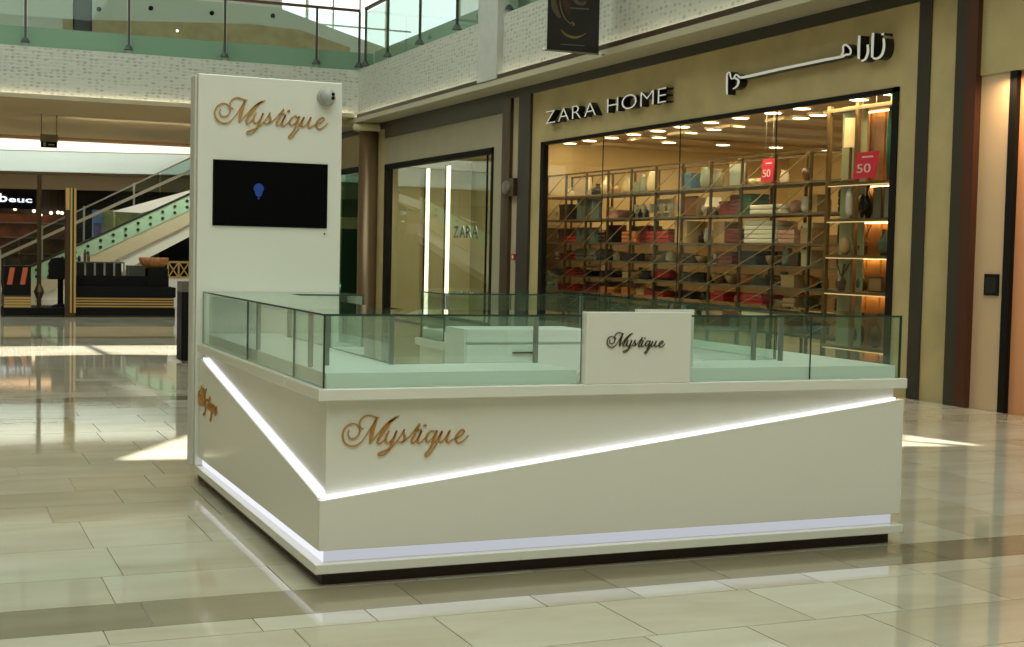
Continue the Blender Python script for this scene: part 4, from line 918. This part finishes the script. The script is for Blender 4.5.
# bronze portal post with gold stripes
p0, p1 = cp2(65.5, 250, 30.8), cp2(76, 250, 30.8); topz = cp2(70, 188, 30.8).z
ps = thing('portal_post', ((p0.x+p1.x)/2, 30.8, 0), 'tall bronze post with gold stripes at the left end of the coffee bar', 'post')
B('core', (p0.x, 30.8, 0), (p1.x, 30.96, topz), mat('post_bronze', (.07, .04, .02), .35, .4), ps)
for a, b_ in ((.45, .62), (.80, 1.0)): B('gold_stripe', (p0.x+(p1.x-p0.x)*a, 30.78, .1), (p0.x+(p1.x-p0.x)*b_, 30.80, topz), gs, ps)
B('gold_panel', (p0.x, 30.775, cp2(70, 210, 30.8).z), (p0.x+(p1.x-p0.x)*.35, 30.80, topz), gs, ps)
# slim dark post with a spindle
P = cp2(39, 300, 31.2)
sp = thing('slim_post', (P.x, 31.2, 0), 'slim dark post with a diamond shaped swelling near its foot', 'post')
MB().tube((P.x, 31.2, ph), (P.x, 31.2, 3.0), .045, 8).build('shaft', BROWN, sp); MB().lathe([(.045, -.16), (.11, 0), (.045, .16)], (P.x, 31.2, cp2(39, 292).z), 10).build('swelling', BROWN, sp)
# bar chair
P = cp2(59, 308, 31.3)
bc = thing('bar_chair', (P.x, 31.3, 0), 'black high round topped bar chair beside the bronze post', 'chair')
zb0, zb1 = cp2(59, 276).z, cp2(59, 257.5).z; hw = .21
pts = [(P.x-hw, 31.3, zb0), (P.x+hw, 31.3, zb0), (P.x+hw, 31.3, zb1-.12), (P.x+hw*.75, 31.3, zb1-.03), (P.x, 31.3, zb1), (P.x-hw*.75, 31.3, zb1-.03), (P.x-hw, 31.3, zb1-.12)]
MB().prism(pts, (0, .12, 0)).build('backrest', BLACK, bc); B('seat', (P.x-hw, 31.3, zb0-.08), (P.x+hw, 31.75, zb0), BLACK, bc); MB().tube((P.x+.04, 31.45, ph+.04), (P.x+.04, 31.45, zb0-.08), .06, 10).build('pole', BLACK, bc); MB().lathe([(.19, 0), (.19, .03), (.06, .07)], (P.x+.04, 31.45, ph), 16).build('base', BLACK, bc)
# left booth with orange bars
bx0, bx1 = cp2(4, 300).x, cp2(31, 300).x
bo = thing('order_booth', ((bx0+bx1)/2, 31.4, 0), 'black booth with two slanting orange bars and a gold slatted base', 'booth')
B('slat_base', (bx0, CYB+.02, ph), (bx1, CYB+.8, cp2(20, 295).z), mat('bar_dark2', (.05, .03, .015), .4), bo)
z0 = ph
for i in range(4): B('gold_slat', (bx0, CYB-.01, z0+(z1-z0)*(i+.1)/4), (bx1, CYB+.02, z0+(z1-z0)*(i+.85)/4), gs, bo)
B('panel', (bx0, CYB, cp2(20, 295).z), (bx1, CYB+.8, cp2(20, 266).z), BLACK, bo)
om = mat('booth_orange', (.55, .10, .03), .5)
for s in (0, 13):
    q = [cp2(x+s, y) for x, y in ((7, 284.5), (12, 284.5), (15, 267.5), (10, 267.5))]; MB().prism([(v.x, CYB-.012, v.z) for v in q], (0, .012, 0)).build('orange_bar', om, bo)
B('booth_glass', (bx0, CYB+.1, cp2(20, 266).z), (bx1-.05, CYB+.115, cp2(20, 256).z), WGLASS, bo)
# cream pier at the frame edge
struct(B('wall_edge_pier', (cp2(-30, 300).x, 31.6, -.1), (cp2(2.5, 300).x, 32.2, cp2(0, 250).z), STONE2))
# white counter with gold lattice
lx0, lx1 = un(168, 280, Y=36).x, un(200, 280, Y=36).x
lt = thing('lattice_counter', ((lx0+lx1)/2, 36.2, 0), 'white counter with a gold lattice screen beside the coffee bar', 'counter')
lz0, lz1 = un(180, 278, Y=36).z, un(180, 262, Y=36).z
B('counter', (lx0, 36.02, 0), (lx1, 36.6, lz0), WHITE, lt); B('top_rail', (lx0, 36, lz1-.03), (lx1, 36.05, lz1+.02), gs, lt); B('bottom_rail', (lx0, 36, lz0), (lx1, 36.05, lz0+.04), gs, lt)
n = 3; dx = (lx1-lx0)/n
for i in range(n):
    a = lx0+dx*i; MB().bar((a, 36.02, lz0), (a+dx, 36.02, lz1), .02, .03).build('lattice_bar', gs, lt); MB().bar((a+dx, 36.02, lz0), (a, 36.02, lz1), .02, .03).build('lattice_bar', gs, lt); B('lattice_upright', (a-.02, 36, lz0), (a+.02, 36.04, lz1), gs, lt)
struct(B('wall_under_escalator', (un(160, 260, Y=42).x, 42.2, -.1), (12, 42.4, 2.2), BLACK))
# black pedestal behind the tower
P = un(181, 363, Z=0)
bi = thing('pedestal_bin', (P.x+.18, P.y+.2, 0), 'black pedestal bin with grey top just left of the white tower', 'bin')
B('body', (P.x, P.y, .03), (P.x+.36, P.y+.36, .96), BLACK, bi); B('top', (P.x, P.y, .96), (P.x+.36, P.y+.36, 1.10), mat('bin_grey', (.12, .11, .085), .5), bi); B('foot', (P.x+.06, P.y+.06, 0), (P.x+.30, P.y+.30, .03), STEEL, bi)
